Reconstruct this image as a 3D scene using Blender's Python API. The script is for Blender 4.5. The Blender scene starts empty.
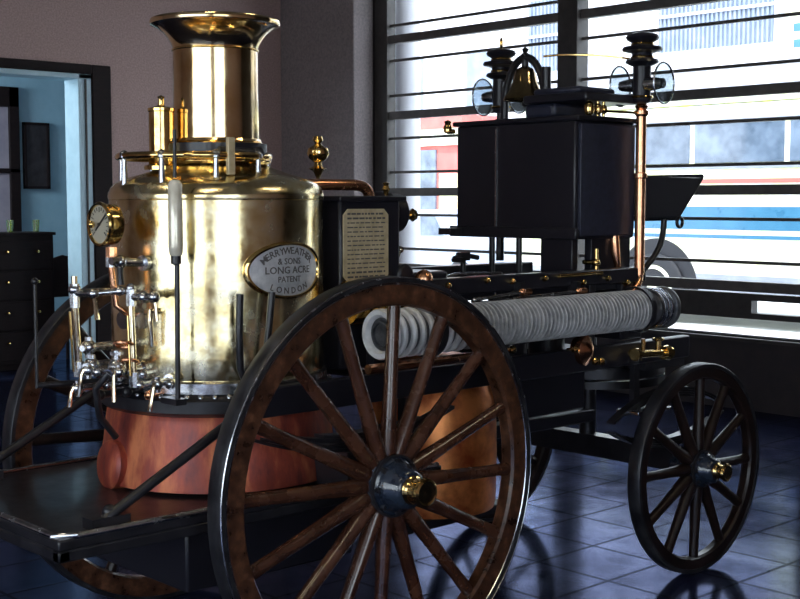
import bpy, bmesh, math, random
from mathutils import Vector, Matrix
random.seed(7)
S = bpy.context.scene
COL = S.collection
PI = math.pi
def V(*a): return Vector(a)

# ------------------------------------------------------------ camera
FPX, CX, CY, EYE = 1274.0, 400.0, 299.5, 1.65
PITCH = math.atan(99.5 / FPX); YAW = math.radians(47.0)
FW = V(math.cos(YAW) * math.cos(PITCH), math.sin(YAW) * math.cos(PITCH), -math.sin(PITCH))
RT = V(math.sin(YAW), -math.cos(YAW), 0); UP = RT.cross(FW)
CAMP = V(0, 0, EYE)
cd = bpy.data.cameras.new('camera'); cam = bpy.data.objects.new('camera', cd); COL.objects.link(cam)
cd.sensor_fit = 'HORIZONTAL'; cd.sensor_width = 36.0; cd.lens = FPX / 800 * 36.0
cd.clip_start = 0.05; cd.clip_end = 300
cam.matrix_world = Matrix((( RT.x, UP.x, -FW.x, 0), (RT.y, UP.y, -FW.y, 0), (RT.z, UP.z, -FW.z, EYE), (0, 0, 0, 1)))
S.camera = cam

# ------------------------------------------------------------ world, sun, exposure
S.view_settings.view_transform = 'Standard'; S.view_settings.look = 'None'
S.view_settings.exposure = 0.38; S.view_settings.gamma = 1.0
w = bpy.data.worlds.new('overcast_sky'); S.world = w; w.use_nodes = True
bg = w.node_tree.nodes['Background']
bg.inputs[0].default_value = (0.84, 0.92, 1.0, 1); bg.inputs[1].default_value = 4.2
def lamp(name, kind, loc, energy, color, size=None, size_y=None, direction=None):
    l = bpy.data.lights.new(name, kind); o = bpy.data.objects.new(name, l); COL.objects.link(o)
    o.location = loc; l.energy = energy; l.color = color
    if kind == 'AREA':
        l.shape = 'RECTANGLE'; l.size = size; l.size_y = size_y or size
    if direction is not None:
        o.rotation_mode = 'QUATERNION'; o.rotation_quaternion = Vector(direction).to_track_quat('-Z', 'Y')
    return o
sun = lamp('sun', 'SUN', (0, 0, 30), 6.0, (1.0, 0.97, 0.92), direction=(0.40, 0.52, -0.76)); sun.data.angle = math.radians(1.5)
# portals only tell the renderer where the sky comes in through the window openings
for nm, loc, sx, sy, d in (('portal_street', (8.98, 6.1, 2.3), 7.2, 3.6, (-1, 0, 0)),
                           ('portal_rear', (-4.25, 1.15, 1.9), 7.3, 3.1, (1, 0, 0)),
                           ('portal_side', (-1.2, -4.25, 1.9), 4.4, 3.1, (0, 1, 0))):
    p = lamp(nm, 'AREA', loc, 1.0, (1, 1, 1), sx, sy, d); p.data.cycles.is_portal = True
annex_fill_lamp = lamp('annex_fill', 'AREA', (3.2, 12.3, 2.9), 110.0, (0.75, 0.9, 1.0), 1.2, 1.2, (0.75, 0.05, -0.55))  # added cool area lamp that brightens the annex; no window is built there

# ------------------------------------------------------------ materials
def mat(name, base, rough=0.5, metal=0.0, coat=0.0, spec=0.5):
    m = bpy.data.materials.new(name); m.use_nodes = True
    b = m.node_tree.nodes['Principled BSDF']
    b.inputs['Base Color'].default_value = (*base, 1); b.inputs['Roughness'].default_value = rough
    b.inputs['Metallic'].default_value = metal; b.inputs['Coat Weight'].default_value = coat
    b.inputs['Coat Roughness'].default_value = 0.08; b.inputs['Specular IOR Level'].default_value = spec
    return m
def noise_mat(name, stops, scale=8.0, rough=(0.3, 0.5), metal=0.0, coat=0.0, bump=0.0, bump_scale=None, stretch=(1, 1, 1), detail=5.0, spec=0.5):
    """colour and roughness from a noise in object space; stops = [(pos, rgb), ...]"""
    m = mat(name, stops[0][1], rough[0], metal, coat, spec); nt = m.node_tree; N = nt.nodes; L = nt.links
    b = N['Principled BSDF']
    tc = N.new('ShaderNodeTexCoord'); mp = N.new('ShaderNodeMapping'); mp.inputs['Scale'].default_value = stretch
    L.new(tc.outputs['Object'], mp.inputs['Vector'])
    n = N.new('ShaderNodeTexNoise'); n.inputs['Scale'].default_value = scale; n.inputs['Detail'].default_value = detail
    n.inputs['Roughness'].default_value = 0.6
    L.new(mp.outputs['Vector'], n.inputs['Vector'])
    cr = N.new('ShaderNodeValToRGB'); el = cr.color_ramp.elements
    while len(el) > 1: el.remove(el[0])
    el[0].position = stops[0][0]; el[0].color = (*stops[0][1], 1)
    for p, c in stops[1:]:
        e = el.new(p); e.color = (*c, 1)
    L.new(n.outputs['Fac'], cr.inputs['Fac']); L.new(cr.outputs['Color'], b.inputs['Base Color'])
    mr = N.new('ShaderNodeMapRange'); mr.inputs['From Min'].default_value = 0.3; mr.inputs['From Max'].default_value = 0.7
    mr.inputs['To Min'].default_value = rough[0]; mr.inputs['To Max'].default_value = rough[1]
    L.new(n.outputs['Fac'], mr.inputs['Value']); L.new(mr.outputs['Result'], b.inputs['Roughness'])
    if bump:
        n2 = N.new('ShaderNodeTexNoise'); n2.inputs['Scale'].default_value = bump_scale or scale; n2.inputs['Detail'].default_value = 3
        L.new(tc.outputs['Object'], n2.inputs['Vector'])
        bp = N.new('ShaderNodeBump'); bp.inputs['Strength'].default_value = bump; bp.inputs['Distance'].default_value = 0.01
        L.new(n2.outputs['Fac'], bp.inputs['Height']); L.new(bp.outputs['Normal'], b.inputs['Normal'])
    return m
def emit(name, col, s):
    m = bpy.data.materials.new(name); m.use_nodes = True; nt = m.node_tree; nt.nodes.clear()
    e = nt.nodes.new('ShaderNodeEmission'); o = nt.nodes.new('ShaderNodeOutputMaterial')
    e.inputs[0].default_value = (*col, 1); e.inputs[1].default_value = s; nt.links.new(e.outputs[0], o.inputs[0]); return m
def pane_mat(name, tint=(1, 1, 1), refl=0.08):
    m = bpy.data.materials.new(name); m.use_nodes = True; nt = m.node_tree; nt.nodes.clear()
    t = nt.nodes.new('ShaderNodeBsdfTransparent'); t.inputs[0].default_value = (*tint, 1)
    g = nt.nodes.new('ShaderNodeBsdfGlossy'); g.inputs['Roughness'].default_value = 0.02
    x = nt.nodes.new('ShaderNodeMixShader'); x.inputs[0].default_value = refl
    o = nt.nodes.new('ShaderNodeOutputMaterial')
    nt.links.new(t.outputs[0], x.inputs[1]); nt.links.new(g.outputs[0], x.inputs[2]); nt.links.new(x.outputs[0], o.inputs[0]); return m

M = {}
M['brass_sheet'] = noise_mat('brass_sheet', [(0.32, (0.66, 0.50, 0.22)), (0.5, (0.88, 0.74, 0.42)), (0.66, (0.96, 0.88, 0.66))], 13, (0.09, 0.32), 1.0, bump=0.12, bump_scale=10, detail=9)
M['funnel_brass'] = noise_mat('funnel_brass', [(0.32, (0.74, 0.50, 0.22)), (0.62, (0.93, 0.73, 0.43))], 8, (0.09, 0.19), 1.0, bump=0.05, bump_scale=10)
M['brass'] = noise_mat('brass', [(0.35, (0.72, 0.46, 0.15)), (0.65, (0.90, 0.66, 0.27))], 30, (0.07, 0.16), 1.0)
M['pale_brass'] = noise_mat('pale_brass', [(0.35, (0.80, 0.66, 0.42)), (0.65, (0.92, 0.82, 0.6))], 30, (0.08, 0.16), 1.0)
M['sleeve_sheen'] = noise_mat('sleeve_sheen', [(0.35, (0.72, 0.66, 0.52)), (0.65, (0.86, 0.82, 0.70))], 20, (0.12, 0.25), 0.3)  # pale tone stands in for the bright window reflection on the brass sleeve
M['copper'] = noise_mat('copper', [(0.35, (0.72, 0.32, 0.16)), (0.65, (0.92, 0.50, 0.30))], 16, (0.16, 0.3), 1.0)
M['copper_vessel'] = noise_mat('copper_vessel', [(0.34, (0.50, 0.10, 0.03)), (0.62, (0.98, 0.36, 0.11))], 9, (0.28, 0.42), 0.55, bump=0.15)
M['firebox_red'] = noise_mat('firebox_red', [(0.33, (0.10, 0.022, 0.026)), (0.5, (0.32, 0.060, 0.036)), (0.66, (0.62, 0.20, 0.085))], 11, (0.34, 0.55), 0.35, bump=0.2, bump_scale=14, stretch=(1, 1, 0.28))
M['steel'] = noise_mat('steel', [(0.35, (0.42, 0.43, 0.47)), (0.65, (0.66, 0.67, 0.70))], 25, (0.16, 0.3), 1.0)
M['bell_shaded_brass'] = noise_mat('bell_shaded_brass', [(0.35, (0.26, 0.19, 0.10)), (0.65, (0.45, 0.34, 0.17))], 20, (0.08, 0.16), 1.0)  # brass darkened in colour because the bell stands against the light
M['iron'] = noise_mat('iron', [(0.35, (0.010, 0.010, 0.013)), (0.65, (0.020, 0.019, 0.024))], 14, (0.28, 0.4), 0.0, coat=0.15, bump=0.05, spec=0.4)
M['black_paint'] = noise_mat('black_paint', [(0.35, (0.012, 0.012, 0.018)), (0.65, (0.016, 0.015, 0.021))], 5, (0.30, 0.34), coat=0.12, spec=0.35)
M['hub_paint'] = noise_mat('hub_paint', [(0.35, (0.010, 0.014, 0.025)), (0.65, (0.02, 0.03, 0.05))], 20, (0.12, 0.25), coat=0.6, bump=0.25, bump_scale=30)
M['tyre_iron'] = noise_mat('tyre_iron', [(0.40, (0.012, 0.012, 0.016)), (0.68, (0.045, 0.045, 0.052))], 9, (0.3, 0.45), 0.3)
M['wheel_wood'] = noise_mat('wheel_wood', [(0.30, (0.018, 0.007, 0.004)), (0.52, (0.062, 0.024, 0.012)), (0.72, (0.15, 0.062, 0.030))], 24, (0.25, 0.4), coat=0.45, bump=0.08, bump_scale=60)
M['shaded_wheel_wood'] = noise_mat('shaded_wheel_wood', [(0.30, (0.006, 0.004, 0.004)), (0.7, (0.020, 0.010, 0.008))], 16, (0.3, 0.45), coat=0.15, spec=0.3)  # wheel wood darkened to near black; shade is put into the colour
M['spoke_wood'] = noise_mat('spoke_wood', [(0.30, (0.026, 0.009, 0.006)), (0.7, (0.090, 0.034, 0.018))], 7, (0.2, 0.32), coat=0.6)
M['seat_blue'] = noise_mat('seat_blue', [(0.35, (0.016, 0.018, 0.034)), (0.65, (0.030, 0.034, 0.060))], 40, (0.35, 0.5))
M['hose_canvas'] = noise_mat('hose_canvas', [(0.32, (0.26, 0.26, 0.27)), (0.65, (0.56, 0.56, 0.57))], 24, (0.5, 0.7))
M['hose_end'] = noise_mat('hose_end', [(0.35, (0.60, 0.60, 0.62)), (0.65, (0.82, 0.82, 0.84))], 18, (0.4, 0.55), 0.1)
M['hose_dark'] = noise_mat('hose_dark', [(0.35, (0.05, 0.055, 0.065)), (0.65, (0.13, 0.135, 0.15))], 18, (0.3, 0.45), 0.4)
M['plate_silver'] = noise_mat('plate_silver', [(0.35, (0.50, 0.52, 0.56)), (0.65, (0.72, 0.73, 0.76))], 30, (0.3, 0.45), 0.5)
M['engraving'] = mat('engraving', (0.12, 0.11, 0.11), 0.5, 0.3)
M['plate_brass'] = noise_mat('plate_brass', [(0.35, (0.52, 0.42, 0.25)), (0.65, (0.72, 0.62, 0.42))], 20, (0.35, 0.5), 0.35)
M['dial'] = mat('dial', (0.42, 0.39, 0.31), 0.4)
M['dial_ink'] = mat('dial_ink', (0.02, 0.02, 0.02), 0.5)
M['glass_lens'] = pane_mat('glass_lens', (0.80, 0.86, 0.88), 0.22)
M['window_glass'] = pane_mat('window_glass', (0.97, 0.99, 1.0), 0.05)
M['tube_glass'] = pane_mat('tube_glass', (0.9, 0.92, 0.9), 0.3)
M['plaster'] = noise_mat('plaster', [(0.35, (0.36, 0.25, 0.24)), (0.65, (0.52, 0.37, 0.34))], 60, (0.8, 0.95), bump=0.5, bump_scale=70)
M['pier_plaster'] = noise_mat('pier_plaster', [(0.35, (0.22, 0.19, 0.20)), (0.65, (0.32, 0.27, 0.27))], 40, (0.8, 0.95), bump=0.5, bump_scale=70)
M['ceiling'] = noise_mat('ceiling_paint', [(0.4, (0.20, 0.18, 0.18)), (0.6, (0.24, 0.22, 0.21))], 6, (0.8, 0.95))
M['dado'] = noise_mat('dado_paint', [(0.35, (0.018, 0.014, 0.016)), (0.65, (0.035, 0.026, 0.028))], 8, (0.5, 0.7))
M['bar_glare_grey'] = noise_mat('bar_glare_grey', [(0.35, (0.085, 0.076, 0.074)), (0.65, (0.13, 0.115, 0.11))], 10, (0.45, 0.6))  # lighter than the frame; glare on the bars is mixed into the paint
M['frame_dark'] = noise_mat('frame_dark', [(0.35, (0.030, 0.026, 0.025)), (0.65, (0.055, 0.048, 0.045))], 10, (0.4, 0.6))
M['annex_blue'] = noise_mat('annex_blue', [(0.35, (0.24, 0.42, 0.53)), (0.65, (0.30, 0.49, 0.60))], 4, (0.7, 0.9))
M['casing_pale'] = noise_mat('casing_pale', [(0.35, (0.42, 0.58, 0.66)), (0.65, (0.50, 0.66, 0.74))], 8, (0.5, 0.7))
M['dark_wood'] = noise_mat('dark_wood', [(0.3, (0.008, 0.005, 0.006)), (0.7, (0.018, 0.011, 0.011))], 10, (0.5, 0.7), stretch=(1, 1, 6), spec=0.15)
M['pink_panel'] = noise_mat('pink_panel', [(0.35, (0.26, 0.24, 0.30)), (0.65, (0.34, 0.31, 0.37))], 6, (0.6, 0.8))
M['picture'] = noise_mat('picture_print', [(0.35, (0.012, 0.010, 0.012)), (0.65, (0.04, 0.035, 0.04))], 9, (0.3, 0.5))
M['tumbler'] = pane_mat('tumbler_glass', (0.75, 0.82, 0.35), 0.3)
M['white_paint'] = noise_mat('white_paint', [(0.35, (0.72, 0.73, 0.75)), (0.65, (0.82, 0.83, 0.35))], 3, (0.25, 0.35), coat=0.3)
M['bus_blue'] = noise_mat('bus_blue', [(0.35, (0.022, 0.12, 0.22)), (0.65, (0.032, 0.15, 0.26))], 3, (0.25, 0.35), coat=0.3)
M['bus_grey'] = noise_mat('bus_grey', [(0.35, (0.20, 0.22, 0.27)), (0.65, (0.27, 0.29, 0.34))], 3, (0.3, 0.4))
M['bus_glass'] = noise_mat('bus_glass', [(0.35, (0.045, 0.065, 0.10)), (0.65, (0.16, 0.20, 0.27))], 2.2, (0.08, 0.15), coat=0.5)
M['red_band'] = mat('red_band', (0.45, 0.12, 0.10), 0.5)
M['rubber'] = noise_mat('rubber', [(0.35, (0.006, 0.007, 0.011)), (0.65, (0.012, 0.013, 0.019))], 10, (0.6, 0.8))
M['car_paint'] = noise_mat('car_paint', [(0.35, (0.24, 0.29, 0.38)), (0.65, (0.28, 0.33, 0.43))], 3, (0.2, 0.3), coat=0.5)
M['facade'] = noise_mat('facade', [(0.35, (0.62, 0.62, 0.68)), (0.65, (0.72, 0.72, 0.76))], 1.5, (0.8, 0.95))
M['facade_grey'] = noise_mat('facade_grey', [(0.35, (0.30, 0.31, 0.35)), (0.65, (0.38, 0.39, 0.43))], 1.5, (0.8, 0.95))
M['shutter'] = noise_mat('shutter', [(0.35, (0.17, 0.21, 0.29)), (0.65, (0.24, 0.28, 0.36))], 3, (0.5, 0.7))
M['red_facade'] = noise_mat('red_facade', [(0.35, (0.46, 0.10, 0.09)), (0.65, (0.56, 0.15, 0.13))], 2, (0.7, 0.9))
M['street'] = noise_mat('street', [(0.35, (0.42, 0.43, 0.46)), (0.65, (0.52, 0.53, 0.55))], 2, (0.8, 0.95))
M['tube_light'] = emit('tube_light', (1.0, 0.84, 0.62), 26.0)
# floor: dark glazed square tiles
def tile_mat():
    m = mat('floor_tiles', (0.03, 0.03, 0.04), 0.2, spec=0.22); m.node_tree.nodes['Principled BSDF'].inputs['Specular Tint'].default_value = (0.45, 0.56, 1.0, 1); nt = m.node_tree; N = nt.nodes; L = nt.links; b = N['Principled BSDF']
    tc = N.new('ShaderNodeTexCoord'); mp = N.new('ShaderNodeMapping'); mp.inputs['Scale'].default_value = (1 / 0.4, 1 / 0.4, 1)
    L.new(tc.outputs['Object'], mp.inputs['Vector'])
    br = N.new('ShaderNodeTexBrick'); br.offset = 0.0; br.inputs['Scale'].default_value = 1.0
    br.inputs['Brick Width'].default_value = 1.0; br.inputs['Row Height'].default_value = 1.0; br.inputs['Mortar Size'].default_value = 0.022
    br.inputs['Color1'].default_value = (0.012, 0.014, 0.034, 1); br.inputs['Color2'].default_value = (0.020, 0.023, 0.050, 1)
    br.inputs['Mortar'].default_value = (0.012, 0.012, 0.016, 1)
    L.new(mp.outputs['Vector'], br.inputs['Vector'])
    n = N.new('ShaderNodeTexNoise'); n.inputs['Scale'].default_value = 5.0; n.inputs['Detail'].default_value = 6
    L.new(tc.outputs['Object'], n.inputs['Vector'])
    mx = N.new('ShaderNodeMix'); mx.data_type = 'RGBA'; mx.blend_type = 'MULTIPLY'; mx.inputs['Factor'].default_value = 0.5
    L.new(br.outputs['Color'], mx.inputs[6]); L.new(n.outputs['Color'], mx.inputs[7]); L.new(mx.outputs[2], b.inputs['Base Color'])
    mr = N.new('ShaderNodeMapRange'); mr.inputs['To Min'].default_value = 0.07; mr.inputs['To Max'].default_value = 0.20
    L.new(n.outputs['Fac'], mr.inputs['Value'])
    bp = N.new('ShaderNodeBump'); bp.inputs['Strength'].default_value = 0.5; bp.inputs['Distance'].default_value = 0.006; bp.invert = True
    L.new(br.outputs['Fac'], bp.inputs['Height'])
    df = N.new('ShaderNodeBsdfDiffuse'); L.new(mx.outputs[2], df.inputs['Color']); L.new(bp.outputs['Normal'], df.inputs['Normal'])
    gl = N.new('ShaderNodeBsdfGlossy'); gl.inputs['Color'].default_value = (0.50, 0.57, 0.88, 1)      # blue glaze
    L.new(mr.outputs['Result'], gl.inputs['Roughness']); L.new(bp.outputs['Normal'], gl.inputs['Normal'])
    fr = N.new('ShaderNodeFresnel'); fr.inputs['IOR'].default_value = 1.30
    k1 = N.new('ShaderNodeMath'); k1.operation = 'MULTIPLY_ADD'; k1.inputs[1].default_value = -0.6; k1.inputs[2].default_value = 1.0; L.new(br.outputs['Fac'], k1.inputs[0])
    k2 = N.new('ShaderNodeMath'); k2.operation = 'MULTIPLY'; L.new(fr.outputs[0], k2.inputs[0]); L.new(k1.outputs[0], k2.inputs[1])
    k3 = N.new('ShaderNodeMapRange'); k3.inputs['From Min'].default_value = 0.3; k3.inputs['From Max'].default_value = 0.7; k3.inputs['To Min'].default_value = 0.55; k3.inputs['To Max'].default_value = 1.1
    L.new(n.outputs['Fac'], k3.inputs['Value'])
    k4 = N.new('ShaderNodeMath'); k4.operation = 'MULTIPLY'; L.new(k2.outputs[0], k4.inputs[0]); L.new(k3.outputs['Result'], k4.inputs[1])
    ms = N.new('ShaderNodeMixShader'); L.new(k4.outputs[0], ms.inputs[0]); L.new(df.outputs[0], ms.inputs[1]); L.new(gl.outputs[0], ms.inputs[2])
    L.new(ms.outputs[0], N['Material Output'].inputs['Surface']); N.remove(b)
    return m
M['tiles'] = tile_mat()

# ------------------------------------------------------------ mesh helpers (world coordinates)
class B:
    def __init__(s): s.bm = bmesh.new()
    def box(s, a, b):
        vs = [s.bm.verts.new((x, y, z)) for x in (a[0], b[0]) for y in (a[1], b[1]) for z in (a[2], b[2])]
        for f in ((0, 1, 3, 2), (4, 6, 7, 5), (0, 4, 5, 1), (2, 3, 7, 6), (0, 2, 6, 4), (1, 5, 7, 3)): s.bm.faces.new([vs[i] for i in f])
        return s
    def rings(s, rings, cap=True, closed=False):
        vs = [[s.bm.verts.new(p) for p in r] for r in rings]; n = len(vs[0]); m = len(vs)
        for i in range(m if closed else m - 1):
            A, C = vs[i], vs[(i + 1) % m]
            for k in range(n): s.bm.faces.new((A[k], A[(k + 1) % n], C[(k + 1) % n], C[k]))
        if cap and not closed:
            s.bm.faces.new(vs[0][::-1]); s.bm.faces.new(vs[-1])
        return s
    def cyl(s, p0, p1, r0, r1=None, seg=16, flat=1.0):
        p0, p1 = Vector(p0), Vector(p1); r1 = r0 if r1 is None else r1
        q = (p1 - p0).to_track_quat('Z', 'Y')
        return s.rings([[p + q @ V(r * math.cos(2 * PI * k / seg), flat * r * math.sin(2 * PI * k / seg), 0) for k in range(seg)] for p, r in ((p0, r0), (p1, r1))])
    def lathe(s, prof, origin=(0, 0, 0), axis=(0, 0, 1), seg=32, cap=True, closed=False):
        o = Vector(origin); q = Vector(axis).to_track_quat('Z', 'Y')
        return s.rings([[o + q @ V(r * math.cos(2 * PI * k / seg), r * math.sin(2 * PI * k / seg), z) for k in range(seg)] for r, z in prof], cap, closed)
    def tube(s, path, r, seg=10, closed=False):
        P = [Vector(p) for p in path]; R = r if isinstance(r, (list, tuple)) else [r] * len(P); rg = []; n = len(P)
        up = None
        for i, p in enumerate(P):
            if closed: d = P[(i + 1) % n] - P[i - 1]
            else: d = P[min(i + 1, n - 1)] - P[max(i - 1, 0)]
            d.normalize()
            if up is None: up = d.orthogonal().normalized()
            up = (up - d * up.dot(d)).normalized(); sd = d.cross(up)
            rg.append([p + (up * math.cos(2 * PI * k / seg) + sd * math.sin(2 * PI * k / seg)) * R[i] for k in range(seg)])
        return s.rings(rg, True, closed)
    def torus(s, c, R, r, axis=(0, 0, 1), seg=40, sub=10):
        return s.lathe([(R + r * math.cos(2 * PI * k / sub), r * math.sin(2 * PI * k / sub)) for k in range(sub)], c, axis, seg, False, True)
    def ball(s, c, r, sz=(1, 1, 1)):
        n = 8; pr = [(max(1e-4, r * math.sin(PI * k / n)), -r * math.cos(PI * k / n) * sz[2]) for k in range(n + 1)]
        return s.lathe(pr, c, (0, 0, 1), 14)
    def prism(s, poly, p0, p1):
        """poly: list of world points (first end); swept by p1-p0"""
        d = Vector(p1) - Vector(p0)
        return s.rings([[Vector(p) for p in poly], [Vector(p) + d for p in poly]])
    def rivets(s, pts, r=0.006):
        for p in pts: s.ball(p, r)
        return s
def bez(p0, p1, p2, p3, n=10):
    p0, p1, p2, p3 = map(Vector, (p0, p1, p2, p3)); o = []
    for i in range(n + 1):
        t = i / n; o.append(p0 * (1 - t) ** 3 + 3 * p1 * t * (1 - t) ** 2 + 3 * p2 * t * t * (1 - t) + p3 * t ** 3)
    return o
ORG = {}
def empty(name, loc, label, cat, group=None):
    o = bpy.data.objects.new(name, None); COL.objects.link(o); o.location = loc; o.empty_display_size = 0.1
    ORG[o.name] = Vector(loc); tag(o, label, cat, group); return o
def tag(o, label=None, cat=None, group=None, kind=None):
    if label: o['label'] = label
    if cat: o['category'] = cat
    if group: o['group'] = group
    if kind: o['kind'] = kind
    return o
def obj(name, b, m, parent=None, origin=None, bevel=0.0, angle=38, label=None):
    bm = b.bm if isinstance(b, B) else b
    bmesh.ops.recalc_face_normals(bm, faces=bm.faces)
    if origin is None:
        if len(bm.verts):
            lo = [min(v.co[i] for v in bm.verts) for i in range(3)]; hi = [max(v.co[i] for v in bm.verts) for i in range(3)]
            origin = V((lo[0] + hi[0]) / 2, (lo[1] + hi[1]) / 2, lo[2])
    origin = Vector(origin)
    bm.transform(Matrix.Translation(-origin))
    me = bpy.data.meshes.new(name); bm.to_mesh(me); bm.free()
    me.polygons.foreach_set('use_smooth', [True] * len(me.polygons)); me.set_sharp_from_angle(angle=math.radians(angle))
    me.materials.append(M[m] if isinstance(m, str) else m)
    o = bpy.data.objects.new(name, me); COL.objects.link(o)
    if parent is not None:
        o.parent = parent; o.location = origin - ORG[parent.name]
    else: o.location = origin
    ORG[o.name] = origin
    if bevel:
        bv = o.modifiers.new('bevel', 'BEVEL'); bv.width = bevel; bv.segments = 2; bv.limit_method = 'ANGLE'; bv.angle_limit = math.radians(40)
    if label: o['label'] = label
    return o
def struct(name, b, m, parent=None, bevel=0.0):
    o = obj(name, b, m, parent, bevel=bevel)
    if parent is None: o['kind'] = 'structure'
    return o
def text_bm(body, size, to_world, depth=0.0012, fit=None):
    """letters as a mesh; to_world(u, v, h) lays the flat letters on a surface"""
    c = bpy.data.curves.new('lettering', 'FONT'); c.body = body; c.size = size; c.align_x = 'CENTER'; c.align_y = 'CENTER'
    c.extrude = depth; c.resolution_u = 2; c.offset = size * 0.012
    o = bpy.data.objects.new('lettering', c); COL.objects.link(o)
    bpy.context.view_layer.update()
    me = bpy.data.meshes.new_from_object(o.evaluated_get(bpy.context.evaluated_depsgraph_get()))
    bpy.data.objects.remove(o); bpy.data.curves.remove(c)
    bm = bmesh.new(); bm.from_mesh(me); bpy.data.meshes.remove(me)
    k = 1.0
    if fit:
        xs = [v.co.x for v in bm.verts]; k = fit / (max(xs) - min(xs))
    for v in bm.verts: v.co = to_world(v.co.x * k, v.co.y, v.co.z)
    return bm
def merge(bms):
    out = bmesh.new()
    for b in bms:
        me = bpy.data.meshes.new('piece'); b.to_mesh(me); b.free(); out.from_mesh(me); bpy.data.meshes.remove(me)
    return out

def at(px, py, axis, val):
    """the place on the plane x/y/z = val that the photograph shows at a pixel"""
    d = FW * FPX + RT * (px - CX) - UP * (py - CY); i = 'xyz'.index(axis)
    return CAMP + d * ((val - CAMP[i]) / d[i])

# ============================================================ THE ROOM
XW, YB, XL, YF, ZC = 8.77, 11.0, -4.0, -4.0, 4.6
struct('floor', B().box((XL - 0.3, YF - 0.3, -0.1), (XW + 0.25, YB + 4, 0)), 'tiles')
struct('ceiling', B().box((XL - 0.3, YF - 0.3, ZC), (XW + 0.3, YB + 4, ZC + 0.2)), 'ceiling')
# back wall, with the doorway
DX0, DX1, DZ = 4.86, 6.20, 2.84
wb = B().box((XL, YB, 0), (DX0, YB + 0.2, ZC)).box((DX1, YB, 0), (XW, YB + 0.2, ZC)).box((DX0, YB, DZ), (DX1, YB + 0.2, ZC))
struct('wall_back', wb, 'plaster')
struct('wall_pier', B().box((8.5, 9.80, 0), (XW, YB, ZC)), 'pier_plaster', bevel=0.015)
# window wall (right): low dark wall, head, and end pieces around the glazing
WY0, WY1, WZ0, WZ1 = 2.4, 9.80, 0.57, 4.1
wr = B().box((XW, YF - 0.2, 0), (XW + 0.22, YB + 0.2, WZ0)).box((XW, YF - 0.2, WZ1), (XW + 0.22, YB + 0.2, ZC))
wr.box((XW, YF - 0.2, WZ0), (XW + 0.22, WY0, WZ1)).box((XW, WY1, WZ0), (XW + 0.22, YB + 0.2, WZ1))
struct('wall_right', wr, 'dado')
# left wall and camera-side wall, each with a wide window
wl = B().box((XL - 0.22, YF - 0.2, 0), (XL, YB + 0.2, 0.35)).box((XL - 0.22, YF - 0.2, 3.45), (XL, YB + 0.2, ZC))
wl.box((XL - 0.22, YF - 0.2, 0.35), (XL, -2.5, 3.45)).box((XL - 0.22, 4.8, 0.35), (XL, YB + 0.2, 3.45))
struct('wall_left', wl, 'plaster')
wf = B().box((XL, YF - 0.22, 0), (XW, YF, 0.35)).box((XL, YF - 0.22, 3.45), (XW, YF, ZC))
wf.box((XL, YF - 0.22, 0.35), (-3.4, YF, 3.45)).box((1.0, YF - 0.22, 0.35), (XW, YF, 3.45))
struct('wall_front', wf, 'plaster')
def plain_window(name, y0, y1, along_y):
    f = B(); n = 4
    def bx(a0, a1, z0, z1):
        if along_y: f.box((XL - 0.16, a0, z0), (XL - 0.06, a1, z1))
        else: f.box((a0, YF - 0.16, z0), (a1, YF - 0.06, z1))
    bx(y0, y1, 0.35, 0.43); bx(y0, y1, 3.37, 3.45); bx(y0, y1, 2.5, 2.56)
    for k in range(n + 1):
        c = y0 + 0.04 + (y1 - y0 - 0.08) * k / n; bx(c - 0.04, c + 0.04, 0.43, 3.37)
    o = struct(name, f, 'frame_dark')
    g = B()
    if along_y: g.box((XL - 0.115, y0, 0.4), (XL - 0.107, y1, 3.4))
    else: g.box((y0, YF - 0.115, 0.4), (y1, YF - 0.107, 3.4))
    obj('pane', g, 'window_glass', o)
plain_window('window_2', -2.5, 4.8, True)
plain_window('window_3', -3.4, 1.0, False)

# the street window: frame with mullions and many horizontal bars
f = B().box((XW + 0.01, 9.61, WZ0), (XW + 0.13, WY1, WZ1)).box((XW + 0.01, WY0, WZ1 - 0.06), (XW + 0.13, 9.61, WZ1)).box((XW + 0.01, WY0, WZ0), (XW + 0.13, WY0 + 0.08, WZ1))
for y in (7.245, 4.83): f.box((XW - 0.02, y - 0.11, WZ0), (XW + 0.14, y + 0.11, WZ1))
win = struct('window_1', f, 'frame_dark', bevel=0.006)
spans = ((7.355, 9.61), (4.94, 7.135), (2.48, 4.72))
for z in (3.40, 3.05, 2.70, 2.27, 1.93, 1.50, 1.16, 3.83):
    for a, c in spans: obj('window_bar', B().box((XW + 0.05, a, z - 0.013), (XW + 0.08, c, z + 0.013)), 'bar_glare_grey', win)
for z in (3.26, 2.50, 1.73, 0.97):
    for a, c in spans: obj('window_rail', B().box((XW + 0.03, a, z - 0.04), (XW + 0.10, c, z + 0.04)), 'bar_glare_grey', win)
for i, (a, c) in enumerate(spans):
    kb = B(); kz = 0.87 if i == 0 else 0.915; ko = at(752, 303, 'x', XW + 0.03).y if i == 1 else a
    kb.box((XW + 0.02, ko, 0.72), (XW + 0.11, c, kz))
    if ko > a: kb.box((XW + 0.02, a, 0.72), (XW + 0.11, ko, 0.765)).box((XW + 0.02, a, 0.865), (XW + 0.11, ko, kz))
    obj('kick_board', kb, 'frame_dark', win)
    obj('pane', B().box((XW + 0.115, a, WZ0), (XW + 0.121, c, WZ1 - 0.06)), 'window_glass', win)
struct('window_sill', B().box((XW - 0.03, WY0, WZ0 - 0.03), (XW + 0.2, WY1, WZ0)), 'frame_dark')

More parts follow.
